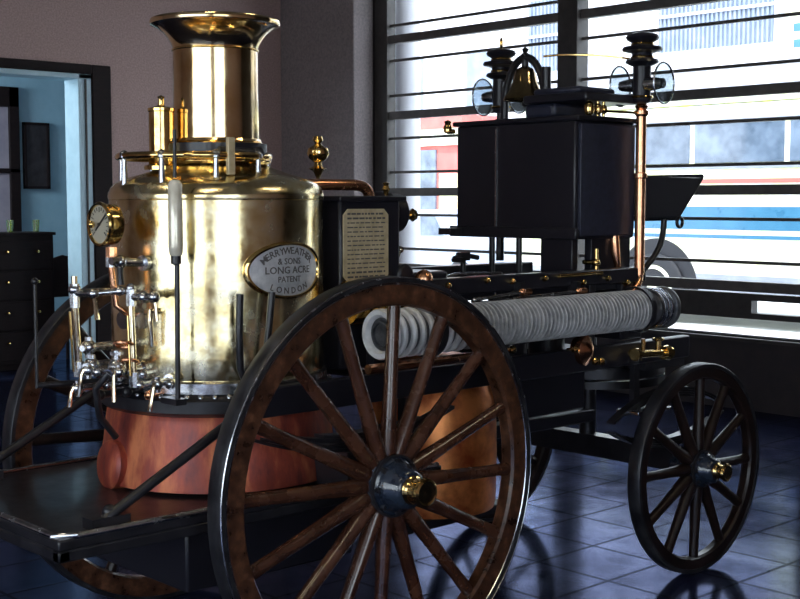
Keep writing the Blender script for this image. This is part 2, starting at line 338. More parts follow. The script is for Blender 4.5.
# doorway: pale casing inside a dark border
tr = struct('trim_1', B().box((DX1 - 0.14, YB - 0.05, 0), (DX1, YB + 0.22, DZ)).box((DX0, YB - 0.05, DZ - 0.05), (DX1, YB + 0.22, DZ)), 'casing_pale', bevel=0.008)
obj('casing_bead', B().box((DX1 - 0.075, YB - 0.065, 0), (DX1 - 0.06, YB - 0.05, DZ - 0.05)), 'frame_dark', tr)
struct('trim_2', B().box((DX1, YB - 0.07, 0), (DX1 + 0.20, YB, DZ + 0.09)).box((DX0 - 0.2, YB - 0.07, DZ), (DX1, YB, DZ + 0.09)), 'dark_wood', bevel=0.01)
# the next room
struct('wall_annex_back', B().box((1.5, 13.4, 0), (8.6, 13.6, ZC)), 'annex_blue')
struct('wall_annex_side', B().box((1.3, YB + 0.2, 0), (1.5, 13.6, ZC)), 'annex_blue')
struct('wall_annex_end', B().box((8.6, YB + 0.2, 0), (8.8, 13.6, ZC)), 'annex_blue')

# dark door with a pale panel on the annex wall
a, c = at(-40, 84, 'y', 13.38), at(20, 232, 'y', 13.38)
d2 = struct('door_2', B().box((a.x, 13.33, 0), (a.x + 0.12, 13.4, a.z)).box((c.x - 0.12, 13.33, 0), (c.x, 13.4, a.z)).box((a.x, 13.33, a.z - 0.22), (c.x, 13.4, a.z)).box((a.x, 13.33, 1.95), (c.x, 13.4, 2.0)), 'dark_wood', bevel=0.006)
obj('door_panel', B().box((a.x + 0.1, 13.36, 0.02), (c.x - 0.1, 13.39, a.z - 0.2)), 'pink_panel', d2)
a, c = at(23, 122, 'y', 13.37), at(50, 189, 'y', 13.37)
pic = empty('wall_picture', ((a.x + c.x) / 2, 13.38, c.z), 'small dark framed picture hanging on the pale blue wall', 'picture')
pf = B()
for q in (((a.x, 13.35, c.z), (a.x + 0.03, 13.4, a.z)), ((c.x - 0.03, 13.35, c.z), (c.x, 13.4, a.z)), ((a.x, 13.35, a.z - 0.03), (c.x, 13.4, a.z)), ((a.x, 13.35, c.z), (c.x, 13.4, c.z + 0.03))): pf.box(*q)
obj('picture_frame', pf, 'dark_wood', pic); obj('picture_print', B().box((a.x + 0.02, 13.37, c.z + 0.02), (c.x - 0.02, 13.39, a.z - 0.02)), 'picture', pic)

# tall cabinet with tumblers on it, seen through the doorway
cr = at(56, 232, 'y', 11.5)
cb = empty('cabinet', (cr.x - 0.7, 11.72, 0), 'tall dark wooden chest in the doorway of the blue room', 'cabinet')
x0, x1, zt = cr.x - 1.4, cr.x, cr.z
obj('carcass', B().box((x0 + 0.02, 11.52, 0.06), (x1 - 0.02, 11.95, zt - 0.03)).box((x0 + 0.05, 11.55, 0), (x1 - 0.05, 11.9, 0.06)), 'dark_wood', cb, bevel=0.006)
obj('top', B().box((x0, 11.5, zt - 0.03), (x1, 11.97, zt)), 'dark_wood', cb, bevel=0.006)
for k in range(4):
    z0 = 0.10 + k * (zt - 0.16) / 4
    for j in range(2):
        xa = x0 + 0.05 + j * 0.66
        dr = obj('drawer', B().box((xa, 11.5, z0), (xa + 0.64, 11.53, z0 + (zt - 0.16) / 4 - 0.02)), 'dark_wood', cb, bevel=0.004)
        for h in (0.16, 0.48): obj('knob', B().lathe([(0.001, 0), (0.012, 0), (0.008, 0.015), (0.018, 0.028), (0.012, 0.04), (0.001, 0.042)], (xa + h, 11.5, z0 + 0.17), (0, -1, 0), 14), 'brass', dr)
for px, lab in ((10, 'left one of the two clear tumblers on the dark chest'), (36, 'right one of the two clear tumblers on the dark chest')):
    p = at(px, 231, 'y', 11.62)
    g = B().lathe([(0.028, 0), (0.036, 0.12), (0.033, 0.12), (0.026, 0.008)], (p.x, 11.62, zt), seg=20)
    tag(obj('tumbler', g, 'tumbler'), lab, 'glass', 'tumblers on the chest')
# chair in the next room
pc = at(69, 258, 'y', 12.3)
ch = empty('wooden_chair', (pc.x, 12.2, 0), 'dark wooden chair standing in the blue room behind the chest', 'chair')
obj('seat', B().box((pc.x - 0.22, 11.98, 0.43), (pc.x + 0.2, 12.38, 0.47)), 'dark_wood', ch, bevel=0.01)
obj('backrest', B().prism([(pc.x - 0.20, 12.36, 0.62), (pc.x + 0.18, 12.36, 0.62), (pc.x + 0.18, 12.40, pc.z - 0.02), (pc.x - 0.01, 12.41, pc.z + 0.03), (pc.x - 0.20, 12.40, pc.z - 0.02)], (0, 0, 0), (0, 0.03, 0)), 'dark_wood', ch, bevel=0.008)
for sx in (-0.2, 0.18):
    obj('leg', B().cyl((pc.x + sx, 12.0, 0), (pc.x + sx, 12.0, 0.43), 0.016, 0.02), 'dark_wood', ch)
    obj('leg', B().tube([(pc.x + sx, 12.36, 0), (pc.x + sx, 12.36, 0.5), (pc.x + sx, 12.4, pc.z - 0.03)], 0.018), 'dark_wood', ch)

# ceiling tube lights of the hall
for k, (x, y) in enumerate(((0.4, 1.5), (0.4, 4.3), (4.6, 1.0))):
    t = empty('ceiling_light', (x, y, ZC - 0.11), ['twin tube ceiling light nearest the rear window of the hall', 'twin tube ceiling light behind the big brass boiler', 'twin tube ceiling light over the near front wheel'][k], 'ceiling light', 'tube lights on the ceiling')
    obj('tray', B().box((x - 0.65, y - 0.14, ZC - 0.05), (x + 0.65, y + 0.14, ZC)), 'white_paint', t, bevel=0.01)
    for s in (-0.07, 0.07): obj('tube', B().cyl((x - 0.6, y + s, ZC - 0.075), (x + 0.6, y + s, ZC - 0.075), 0.019), 'tube_light', t)

# ============================================================ THE STREET OUTSIDE
struct('street', B().box((XW + 0.3, -30, -0.16), (60, 60, -0.12)).box((-60, -60, -0.16), (XL - 0.35, 60, -0.12)).box((XL - 0.35, -60, -0.16), (60, YF - 0.35, -0.12)), 'street')

# coach with a blue stripe
XB = 15.3
bus = empty('coach', (XB + 1.2, 8.5, -0.12), 'white coach with a blue side stripe parked across the street', 'bus')
YA, YZ = 2.5, 13.75
def bus_box(y0, y1, z0, z1, d=0.0, x1=None): return B().box((XB - d, y0, z0), (XB + 2.4 if x1 is None else x1, y1, z1))
obj('body', bus_box(YA, YZ, 0.28, 2.98), 'white_paint', bus, bevel=0.12)
obj('roof', B().box((XB + 0.05, YA + 0.1, 2.98), (XB + 2.35, YZ - 0.1, 3.10)), 'white_paint', bus, bevel=0.05)
y = YZ - 0.45
k = 0
while y - 1.40 > YA:
    obj('window', bus_box(y - 1.40, y, 2.16, 2.70, 0.012, XB + 0.05), 'bus_glass', bus, bevel=0.01); y -= 1.48
obj('window_ledge', bus_box(YA + 0.1, YZ - 0.1, 2.08, 2.14, 0.02, XB + 0.05), 'bus_grey', bus)
obj('drip_rail', bus_box(YA + 0.1, YZ - 0.1, 2.72, 2.76, 0.025, XB + 0.05), 'bus_grey', bus)
obj('stripe', bus_box(YA + 0.02, YZ - 0.02, 1.24, 1.56, 0.008, XB + 0.05), 'bus_blue', bus)
obj('pinstripe', bus_box(YA + 0.02, YZ - 0.02, 1.12, 1.17, 0.008, XB + 0.05), 'bus_blue', bus)
obj('stripe', bus_box(YA + 0.02, YZ - 0.02, 1.88, 1.94, 0.008, XB + 0.05), 'red_band', bus)
obj('skirt', bus_box(YA + 0.05, YZ - 0.05, 0.30, 0.62, 0.010, XB + 0.05), 'bus_grey', bus)
for yw in (10.95, 5.6):
    obj('wheel_arch', B().prism([(XB + 0.02, yw + 0.72 * math.cos(PI * k / 24), 0.30 + 0.80 * math.sin(PI * k / 24)) for k in range(25)], (0, 0, 0), (-0.045, 0, 0)), 'rubber', bus)
    wh = obj('wheel', B().lathe([(0.30, 0.0), (0.46, 0.0), (0.50, 0.04), (0.50, 0.06), (0.46, 0.09), (0.30, 0.09)], (XB - 0.005, yw, 0.385), (-1, 0, 0), 40), 'rubber', bus)
    obj('hubcap', B().lathe([(0.33, 0.02), (0.33, 0.10), (0.28, 0.105), (0.27, 0.06), (0.12, 0.05), (0.10, 0.09), (0.001, 0.10), (0.001, 0.02)], (XB - 0.005, yw, 0.385), (-1, 0, 0), 40), 'white_paint', wh)

# pale blue car further left
XCAR = 17.0
c0, c1 = at(488, 240, 'x', XCAR).y, at(372, 240, 'x', XCAR).y
car = empty('car', (XCAR + 0.8, (c0 + c1) / 2, -0.12), 'pale blue car parked beside the coach across the street', 'car')
L_ = c1 - c0
def cy(t): return c0 + L_ * t
side = [(cy(0), 0.30), (cy(0), 0.35), (cy(0.06), 0.98), (cy(0.30), 1.03), (cy(0.42), 1.48), (cy(0.52), 1.55), (cy(0.78), 1.53), (cy(0.90), 1.08), (cy(1.0), 1.0), (cy(1.0), 0.30)]
obj('body', B().prism([(XCAR, y_, z_ - 0.08) for y_, z_ in side], (0, 0, 0), (1.65, 0, 0)), 'car_paint', car, bevel=0.07)
obj('side_window', B().prism([(XCAR - 0.012, y_, z_) for y_, z_ in ((cy(0.36), 0.98), (cy(0.44), 1.36), (cy(0.77), 1.38), (cy(0.85), 1.0))], (0, 0, 0), (0.03, 0, 0)), 'bus_glass', car)
for t in (0.22, 0.80):
    wh = obj('wheel', B().lathe([(0.2, 0), (0.30, 0), (0.33, 0.03), (0.33, 0.08), (0.30, 0.1), (0.2, 0.1)], (XCAR + 0.07, cy(t), 0.20), (-1, 0, 0), 32), 'rubber', car)
    obj('hubcap', B().lathe([(0.22, 0), (0.22, 0.10), (0.18, 0.12), (0.001, 0.12), (0.001, 0)], (XCAR + 0.07, cy(t), 0.20), (-1, 0, 0), 32), 'bus_grey', wh)

# facades across the street
XF = 24.0
fa = empty('street_building', (XF + 1, 12, -0.12), 'pale building with grey shutters behind the white coach', 'building')
ys = at(462, 150, 'x', 22.5).y - 0.1
obj('facade', B().box((XF, -8, -0.12), (XF + 4, ys - 0.1, 9.5)), 'facade', fa)
for z0, z1, d, m in ((4.50, 4.72, 0.25, 'facade'), (3.98, 4.10, 0.12, 'facade_grey'), (3.62, 3.90, 0.45, 'facade'), (3.2, 3.5, 0.2, 'facade_grey')):
    obj('cornice', B().box((XF - d, -8, z0), (XF + 0.02, ys - 0.2, z1)), m, fa)
def shutter(y0, y1, z0, z1):
    b = B().box((XF - 0.02, y0, z0), (XF + 0.03, y1, z1)); n = int((y1 - y0) / 0.11)
    for k in range(n): 
        yy = y0 + (y1 - y0) * (k + 0.3) / n; b.box((XF - 0.06, yy, z0), (XF - 0.01, yy + 0.05, z1))
    s = obj('window', b, 'shutter', fa)
    obj('window_frame', B().box((XF - 0.09, y0 - 0.08, z0 - 0.1), (XF, y1 + 0.08, z0)).box((XF - 0.09, y0 - 0.08, z0), (XF, y0, z1)).box((XF - 0.09, y1, z0), (XF, y1 + 0.08, z1)).box((XF - 0.09, y0, (z0 + z1) / 2 - 0.03), (XF, y1, (z0 + z1) / 2 + 0.03)), 'facade', s)
shutter(at(776, 30, 'x', XF).y, at(660, 30, 'x', XF).y, 4.92, 6.5)
shutter(at(590, 30, 'x', XF).y, at(530, 30, 'x', XF).y, 4.75, 6.5)
sg = obj('sign_board', B().box((XF - 0.5, at(850, 30, 'x', XF - 0.5).y, at(784, 52, 'x', XF - 0.5).z), (XF, at(785, 30, 'x', XF - 0.5).y, 6.9)), 'white_paint', fa)
for py in (28, 44): obj('sign_mark', B().box((XF - 0.52, at(830, py, 'x', XF - 0.5).y, at(790, py + 4, 'x', XF - 0.5).z), (XF - 0.49, at(794, py, 'x', XF - 0.5).y, at(790, py - 4, 'x', XF - 0.5).z)), 'bus_blue', sg)
# the red shop front
XR = 22.5
r0, r1 = at(462, 150, 'x', XR).y, at(401, 150, 'x', XR).y
rs = empty('red_shop_front', (XR + 1, (r0 + r1) / 2, -0.12), 'red shop front with a dark window at the far left of the street', 'building')
obj('facade', B().box((XR, r0, -0.12), (XR + 1.4, r1, 3.75)), 'red_facade', rs)
obj('fascia', B().box((XR - 0.1, r0, 3.0), (XR, r1, 3.4)), 'white_paint', rs)
q0, q1 = at(437, 150, 'x', XR).y, at(407, 150, 'x', XR).y
obj('shop_window', B().box((XR - 0.05, q0, 1.4), (XR + 0.05, q1, 2.9)), 'bus_glass', rs)
obj('door', B().box((XR - 0.04, r0 + 0.15, -0.12), (XR + 0.02, r0 + 0.75, 2.3)), 'white_paint', rs)
fb = empty('street_house', (31, 30, -0.12), 'bright plain building rising above the red shop front', 'building')
obj('facade', B().box((29, 23.5, -0.12), (31, 44, 12)), 'facade', fb)
for k in range(4): obj('window', B().box((28.95, 26 + k * 4, 4.4), (29.05, 28 + k * 4, 6.2)), 'shutter', fb)
# white post just outside the window
po = tag(obj('street_post', B().cyl((9.45, 10.02, -0.12), (9.45, 10.02, 4.4), 0.14, seg=24), 'facade'), 'white round post standing just outside the left end of the window', 'post')

# ============================================================ THE STEAM FIRE ENGINE
BX, BY = 2.646, 3.80
ENG = empty('steam_fire_engine', (3.4, BY, 0), 'antique horse drawn steam fire engine with brass boiler and wooden wheels', 'fire engine')
def part(name, b, m, parent=None, bevel=0.0, label=None, origin=None): return obj(name, b, m, parent or ENG, origin, bevel, label=label)

# --- boiler
sh = part('boiler_shell', B().lathe([(0.370, 1.02), (0.3785, 1.05)] + [(0.3785 + 0.0015 * math.sin(k * 1.7), 1.05 + 0.6 * k / 8) for k in range(1, 9)] + [(0.370, 1.66)], (BX, BY, 0), seg=96), 'brass_sheet', label='polished brass boiler cladding with dents')
dm = part('boiler_dome', B().lathe([(0.370, 1.650), (0.381, 1.652), (0.383, 1.664), (0.381, 1.674), (0.377, 1.682), (0.373, 1.694), (0.360, 1.707), (0.335, 1.719), (0.300, 1.731), (0.255, 1.744), (0.205, 1.762), (0.17, 1.780)], (BX, BY, 0), seg=96), 'brass_sheet')
bd = part('boiler_band', B().lathe([(0.372, 1.005), (0.392, 1.005), (0.392, 1.04), (0.384, 1.046), (0.376, 1.046)], (BX, BY, 0), seg=96), 'steel', label='bright polished band')
rv = B()
for k in range(54):
    a = 2 * PI * k / 54; rv.ball((BX + 0.405 * math.cos(a), BY + 0.405 * math.sin(a), 0.995), 0.011)
part('boiler_flange', B().lathe([(0.36, 0.93), (0.405, 0.93), (0.425, 0.945), (0.425, 0.985), (0.41, 0.998), (0.36, 1.004)], (BX, BY, 0), seg=80), 'iron')
part('flange_bolts', rv, 'steel')
# --- firebox
part('firebox', B().lathe([(0.375, 0.95), (0.395, 0.93), (0.40, 0.90), (0.412, 0.80), (0.428, 0.72), (0.432, 0.68), (0.40, 0.672)], (BX, BY, 0), seg=80), 'firebox_red', label='red coppery firebox skirt')
da = math.radians(176)
fdp = V(BX + 0.425 * math.cos(da), BY + 0.425 * math.sin(da), 0.745); fdn = V(math.cos(da), math.sin(da), 0.12)
part('firebox_door', B().lathe([(0.085, -0.03), (0.085, 0.012), (0.075, 0.022), (0.03, 0.028), (0.001, 0.03)], fdp, fdn, 32), 'firebox_red')
# --- funnel
part('funnel_base', B().lathe([(0.188, 1.776), (0.195, 1.784), (0.195, 1.796), (0.176, 1.802), (0.172, 1.846), (0.166, 1.852), (0.150, 1.852)], (BX, BY, 0), seg=64), 'brass')
part('funnel_clamp', B().lathe([(0.166, 1.815), (0.180, 1.815), (0.180, 1.848), (0.166, 1.848)], (BX, BY, 0), seg=64), 'iron')
fn = part('funnel', B().lathe([(0.1471, 1.8460), (0.1578, 1.8498), (0.1607, 1.8573), (0.1578, 1.8648), (0.1520, 1.8667), (0.1515, 1.9440), (0.1496, 2.0664), (0.1491, 2.1719), (0.1500, 2.1842), (0.1558, 2.2002), (0.1665, 2.2190), (0.1820, 2.2379), (0.2013, 2.2539), (0.2188, 2.2624), (0.2275, 2.2652), (0.2304, 2.2737), (0.2275, 2.2831), (0.2188, 2.2869), (0.2052, 2.2774), (0.1859, 2.2595), (0.1626, 2.2341), (0.1433, 2.1936), (0.1413, 1.8592)], (BX, BY, 0), seg=80, cap=False), 'funnel_brass', label='tall brass funnel with a flared rim')
part('funnel_seam', B().torus((BX, BY, 2.178), 0.1505, 0.0045, seg=64), 'brass', fn)
# --- ring rail on posts around the funnel foot
rr = part('ring_rail', B().torus((BX - 0.095, BY, 1.800), 0.262, 0.013, seg=72), 'brass')
for k in range(9):
    a = 2 * PI * (k + 0.3) / 9; x, y = BX - 0.095 + 0.262 * math.cos(a), BY + 0.262 * math.sin(a)
    part('rail_post', B().lathe([(0.012, 1.70), (0.009, 1.765), (0.009, 1.79), (0.016, 1.794), (0.016, 1.808), (0.010, 1.816), (0.001, 1.82)], (x, y, 0), seg=14), 'steel', rr)
p = at(228, 160, 'y', BY - 0.255)
part('rail_clamp', B().box((p.x - 0.012, p.y - 0.02, 1.735), (p.x + 0.016, p.y - 0.004, 1.860)), 'plate_brass', bevel=0.003)
p = at(258, 156, 'y', BY - 0.23)
part('stay_joint', B().tube([(p.x - 0.15, p.y + 0.02, 1.816), (p.x - 0.03, p.y, 1.812), (p.x + 0.03, p.y + 0.01, 1.800)], 0.016).ball((p.x, p.y, 1.81), 0.024), 'iron')
# --- safety valve casing
p = at(162, 165, 'y', BY + 0.04)
part('safety_valve', B().lathe([(0.062, 1.755), (0.062, 1.768), (0.046, 1.775), (0.044, 1.79), (0.044, 1.955), (0.047, 1.958), (0.047, 1.968), (0.020, 1.975), (0.012, 1.978), (0.010, 2.0), (0.014, 2.008), (0.001, 2.014)], (p.x, p.y, 0), seg=32), 'brass', label='slim brass safety valve casing beside the funnel')

# --- maker's oval plate on the cladding
TH = math.radians(-86.0); PZ = 1.412; PR = 0.3835
def on_boiler(u, v, h=0.0, th0=TH, r=PR): 
    a = th0 + u / r; return V(BX + (r + h) * math.cos(a), BY + (r + h) * math.sin(a), PZ + v)
HU, HV = 0.168, 0.092
def oval(b, k0, k1, h0, h1, seg=56):
    n = 8; rg = []
    rings = [(k0, h0)] + [(k0 + (k1 - k0) * i / n, h1) for i in range(n + 1)] + [(k1, h0)]
    return b.rings([[on_boiler(HU * k * math.cos(2 * PI * j / seg), HV * k * math.sin(2 * PI * j / seg), h) for j in range(seg)] for k, h in rings], True)
pl = part('maker_plate', oval(B(), 1.0, 0.02, -0.004, 0.003), 'plate_silver', label='oval silvered maker plate')
b = B(); seg = 64
b.rings([[on_boiler(HU * k * math.cos(2 * PI * j / seg), HV * k * math.sin(2 * PI * j / seg), h) for j in range(seg)] for k, h in ((0.93, 0.002), (0.94, 0.008), (0.99, 0.010), (1.05, 0.006), (1.06, -0.004))], False)
part('plate_rim', b, 'brass', pl)
def arc_text(s, rad, cu, cv, size, up=True, spread=0.9):
    out = []; n = len(s); 
    for i, chx in enumerate(s):
        if chx == ' ': continue
        a = (i - (n - 1) / 2) / (n - 1) * 2 * spread
        def tw(u, v, h, a=a):
            sg = 1 if up else -1
            uu = HU * rad * math.sin(a); vv = sg * HV * rad * math.cos(a)
            tu = math.atan2(-sg * HV * math.sin(a), HU * math.cos(a))
            return on_boiler(uu + u * math.cos(tu) - v * math.sin(tu), vv + u * math.sin(tu) + v * math.cos(tu), 0.003 + h)
        out.append(text_bm(chx, size, tw))
    return out
def line_text(s, v0, size, fit=None): return [text_bm(s, size, lambda u, v, h: on_boiler(u, v + v0, 0.003 + h), fit=fit)]
part('lettering', merge(arc_text('MERRYWEATHER', 0.72, 0, 0, 0.033, True, 1.02) + line_text('& SONS', 0.030, 0.030) + line_text('LONG ACRE', 0.0, 0.034, 0.20) + line_text('PATENT', -0.031, 0.028) + arc_text('LONDON', 0.76, 0, 0, 0.030, False, 0.62)), 'engraving', pl)

# --- whip-socket rod standing in front of the cladding
p = at(175, 185, 'y', 3.50)
part('sleeve', B().lathe([(0.001, 1.716), (0.014, 1.714), (0.023, 1.70), (0.024, 1.50), (0.021, 1.475), (0.012, 1.465), (0.001, 1.46)], (p.x, p.y, 0), seg=20), 'sleeve_sheen', label='pale whitish sleeve on the upright rod')
part('upright_rod', B().cyl((p.x, p.y, 1.00), (p.x + 0.004, p.y, 1.47), 0.0085).lathe([(0.006, 1.44), (0.017, 1.445), (0.017, 1.47), (0.006, 1.475)], (p.x, p.y, 0), seg=14).cyl((p.x, p.y, 1.72), (p.x, p.y, 1.875), 0.006), 'iron')
part('rod_foot', B().box((p.x - 0.02, p.y - 0.02, 0.985), (p.x + 0.02, p.y + 0.07, 1.005)), 'iron')
# --- levers beside the plate
q = at(240, 300, 'y', 3.385)
part('brake_lever', B().tube([(q.x, q.y, q.z + 0.02), (q.x - 0.005, q.y, 1.22), (q.x - 0.002, q.y, 1.10), (q.x + 0.03, q.y, 1.03), (q.x + 0.10, q.y, 0.985)], 0.0125), 'iron')
q = at(272, 292, 'y', 3.385)
part('brake_lever', B().tube([(q.x, q.y, q.z), (q.x - 0.012, q.y, 1.24), (q.x - 0.03, q.y, 1.12), (q.x - 0.02, q.y, 0.99)], 0.012), 'iron')

# --- fittings on the rear of the boiler
def fit_pt(px, py, r):
    d = FW * FPX + RT * (px - CX) - UP * (py - CY); ox, oy = -BX, -BY
    A = d.x ** 2 + d.y ** 2; Bq = 2 * (ox * d.x + oy * d.y); Cq = ox * ox + oy * oy - r * r
    t = (-Bq - math.sqrt(max(0.0, Bq * Bq - 4 * A * Cq))) / (2 * A); return CAMP + d * t
def radial(p, r=0.38):
    v = V(p.x - BX, p.y - BY, 0).normalized(); return V(BX, BY, p.z) + v * r
# pressure gauge, dial to the rear
g = V(2.15, 3.742, 1.570); gn = V(-1, -0.02, 0.0).normalized()
ga = part('pressure_gauge', B().lathe([(0.060, 0.020), (0.066, 0.018), (0.068, 0.03), (0.067, 0.058), (0.072, 0.062), (0.074, 0.072), (0.070, 0.078), (0.064, 0.076), (0.062, 0.070)], g - gn * 0.06, gn, 40), 'brass', label='brass cased pressure gauge')
part('dial', B().lathe([(0.063, 0.066), (0.063, 0.070), (0.001, 0.071)], g - gn * 0.06, gn, 36), 'dial', ga, label='pale dial')
b = B()
ry = V(0, 1, 0); rz = V(0, 0, 1); c0_ = g + gn * 0.0125
for k in range(17):
    a = math.radians(-130 + 260 * k / 16); r0_, r1_ = (0.046, 0.057) if k % 4 else (0.040, 0.057)
    dd = ry * math.sin(a) + rz * math.cos(a); b.cyl(c0_ + dd * r0_, c0_ + dd * r1_, 0.0014, seg=5)
b.cyl(c0_ + (ry * 0.025 - rz * 0.02), c0_ - (ry * 0.04 - rz * 0.032), 0.003, seg=6); b.cyl(c0_, c0_ + gn * 0.004, 0.006)
part('needle', b, 'dial_ink', ga)
part('gauge_knob', B().ball(g + V(-0.03, 0.02, 0.0), 0.012), 'brass', ga)
gp = [g + V(0.03, 0, -0.075), g + V(0.03, 0.005, -0.13), g + V(0.04, -0.01, -0.27), g + V(0.07, -0.03, -0.30), g + V(0.13, -0.03, -0.31)]
part('gauge_pipe', B().tube(gp, 0.0105).cyl(gp[0], gp[0] - V(0, 0, 0.035), 0.019, seg=8), 'copper')
part('gauge_pipe_union', B().cyl(gp[1] + V(0, 0, 0.02), gp[1] - V(0, 0, 0.012), 0.017, seg=8), 'steel')

def cock(px, py, r, drop=0.085, lean=0.01, body='steel', length=0.09):
    """a try cock: body on the boiler, a plug and a hanging brass lever"""
    p = fit_pt(px, py, r); root = radial(p); n = (p - root); n.z = 0; n.normalize()
    c = part('try_cock', B().cyl(root, p + n * 0.012, 0.013, 0.011).lathe([(0.022, 0), (0.022, 0.014), (0.014, 0.016)], root, n, 8).ball(p, 0.021).cyl(p - V(0, 0, 0.028), p + V(0, 0, 0.024), 0.011), body)
    sd = V(-n.y, n.x, 0)
    part('cock_lever', B().tube([p + n * 0.016 + V(0, 0, 0.004), p + n * 0.026 - V(0, 0, 0.012), p + n * 0.03 + sd * lean - V(0, 0, drop)], [0.008, 0.0065, 0.0085], 8), 'pale_brass', c)
    return p
# water gauge column near the middle
pA, pB = fit_pt(131, 300, 0.45), fit_pt(134, 378, 0.45)
wg = part('water_gauge', B().cyl(pB + V(0, 0, 0.015), pA - V(0, 0, 0.015), 0.011), 'pale_brass', label='upright pale tube of the water gauge')
part('gauge_fitting', B().cyl(pA - V(0, 0, 0.02), pA + V(0, 0, 0.035), 0.018, seg=8).ball(pA + V(0, 0, 0.04), 0.016).cyl(pA, radial(pA), 0.015), 'steel', wg)
part('gauge_fitting', B().cyl(pB - V(0, 0, 0.03), pB + V(0, 0, 0.02), 0.018, seg=8).cyl(pB, radial(pB), 0.015), 'steel', wg)
part('guard_rod', B().cyl(pB + V(-0.02, -0.012, 0.01), pA + V(-0.02, -0.012, -0.05), 0.004, seg=8), 'brass', wg)
part('gauge_nut', B().cyl(fit_pt(122, 320, 0.43), radial(fit_pt(122, 320, 0.43)), 0.031, seg=10), 'steel', wg)
part('gauge_nut', B().cyl(fit_pt(141, 321, 0.41), radial(fit_pt(141, 321, 0.41)), 0.027, seg=10), 'steel', wg)
p = fit_pt(154, 297, 0.47); q = fit_pt(134, 297, 0.45)
part('cock_arm', B().cyl(q, p, 0.013).ball(p, 0.02).ball((p + q) / 2, 0.019), 'steel', wg)
part('cock_lever', B().tube([p + V(0, 0, 0.0), p - V(-0.002, 0.004, 0.03), p - V(-0.006, 0.004, 0.08)], [0.006, 0.0065, 0.008], 8), 'pale_brass', wg)
p = fit_pt(150, 312, 0.42)
part('drip_pipe', B().tube([radial(p), p, p - V(0, 0, 0.03), p - V(-0.006, 0, 0.115)], [0.012, 0.011, 0.010, 0.007]), 'pale_brass', wg)
# injector valve below the gauge
p = fit_pt(120, 262, 0.47); q = fit_pt(142, 263, 0.40)
iv = part('check_valve', B().cyl(p, radial(q), 0.014).ball(p, 0.023).cyl(p + V(-0.04, -0.012, 0.004), p + V(0.03, 0.0, 0.004), 0.013, seg=8).cyl(q, radial(q), 0.027, seg=10), 'steel')
part('valve_stem', B().tube([p, p - V(0, 0, 0.04), p - V(-0.002, 0, 0.075)], [0.012, 0.010, 0.012]), 'iron', iv)
# left hand column, standing off the rear
cA, cB = V(2.075, 3.80, 1.345), V(2.085, 3.80, 1.085)
lc = part('water_column', B().cyl(cB + V(0, 0, 0.02), cA - V(0, 0, 0.045), 0.0125), 'pale_brass', label='second pale water column standing off the rear')
part('column_fitting', B().cyl(cA - V(0, 0, 0.05), cA + V(0, 0, 0.03), 0.017, seg=8).ball(cA + V(0, 0, 0.01), 0.021).cyl(cA, cA + V(0.19, -0.03, 0), 0.012), 'steel', lc)
part('column_fitting', B().cyl(cB - V(0, 0, 0.02), cB + V(0, 0, 0.03), 0.018, seg=8).cyl(cB, cB + V(0.19, -0.02, 0), 0.014), 'steel', lc)
part('column_nut', B().cyl(cA + V(0, 0, 0.03), cA + V(0, 0, 0.055), 0.010), 'pale_brass', lc)
part('guard_rod', B().cyl(cB + V(-0.025, -0.01, 0.0), cA + V(-0.025, -0.01, -0.06), 0.004, seg=8), 'brass', lc)
p = V(2.10, 3.72, 1.345)
part('cock_arm', B().cyl(cA, p, 0.012).ball(p, 0.019).cyl(p, p + V(0.08, -0.03, 0.006), 0.011).ball(p + V(0.08, -0.03, 0.006), 0.017), 'steel', lc)
part('cock_lever', B().tube([p, p - V(0, 0.01, 0.03), p - V(0.0, 0.02, 0.085)], [0.007, 0.007, 0.009], 8), 'pale_brass', lc)
# cross of fittings at the foot of the column
for (x, y, z, dx, dy) in ((2.10, 3.76, 1.165, 0.09, -0.07), (2.11, 3.76, 1.105, 0.10, -0.07)):
    part('hand_wheel', B().torus((x + dx, y + dy, z + 0.008), 0.030, 0.0065, (0.3, 0.3, 1), 24, 8).cyl((x + dx - 0.03, y + dy, z + 0.008), (x + dx + 0.03, y + dy, z + 0.008), 0.004, seg=8), 'copper')
    part('valve_body', B().cyl((x, y, z), (x + 0.17, y + 0.01, z), 0.014).ball((x, y, z), 0.026).cyl((x, y, z - 0.035), (x, y, z + 0.035), 0.013, seg=8).cyl((x - 0.035, y - 0.02, z), (x, y, z), 0.010), 'steel')
p = V(2.17, 3.70, 1.095)
part('feed_valve', B().ball(p, 0.034).cyl(p, p + V(0, 0, 0.06), 0.014).cyl(p + V(0, 0, 0.045), p + V(0, 0, 0.055), 0.024, seg=8).cyl(p, p + V(0.11, 0.02, 0), 0.02).cyl(p, p + V(-0.05, -0.03, -0.01), 0.014), 'steel')
part('feed_pipe', B().tube([p + V(-0.05, -0.03, -0.01), p + V(-0.08, 0.0, -0.06), p + V(-0.05, 0.03, -0.16), p + V(0.02, 0.05, -0.24)], 0.012), 'iron')
cock(157, 384, 0.47, 0.085, -0.012)
cock(119, 372, 0.50, 0.095, 0.004)
cock(88, 370, 0.56, 0.085, -0.012)
cock(78, 388, 0.575, 0.06, -0.006)
for px, py, r, m in ((140, 385, 0.44, 'steel'), (150, 395, 0.435, 'copper'), (108, 385, 0.52, 'steel'), (98, 372, 0.55, 'steel'), (127, 392, 0.46, 'iron'), (143, 374, 0.42, 'steel'), (170, 384, 0.42, 'steel'), (100, 395, 0.53, 'iron')):
    p = fit_pt(px, py, r); part('plug', B().cyl(p, radial(p), 0.012).ball(p, 0.018).cyl(p, p + (p - radial(p)).normalized() * 0.012, 0.016, seg=6), m)
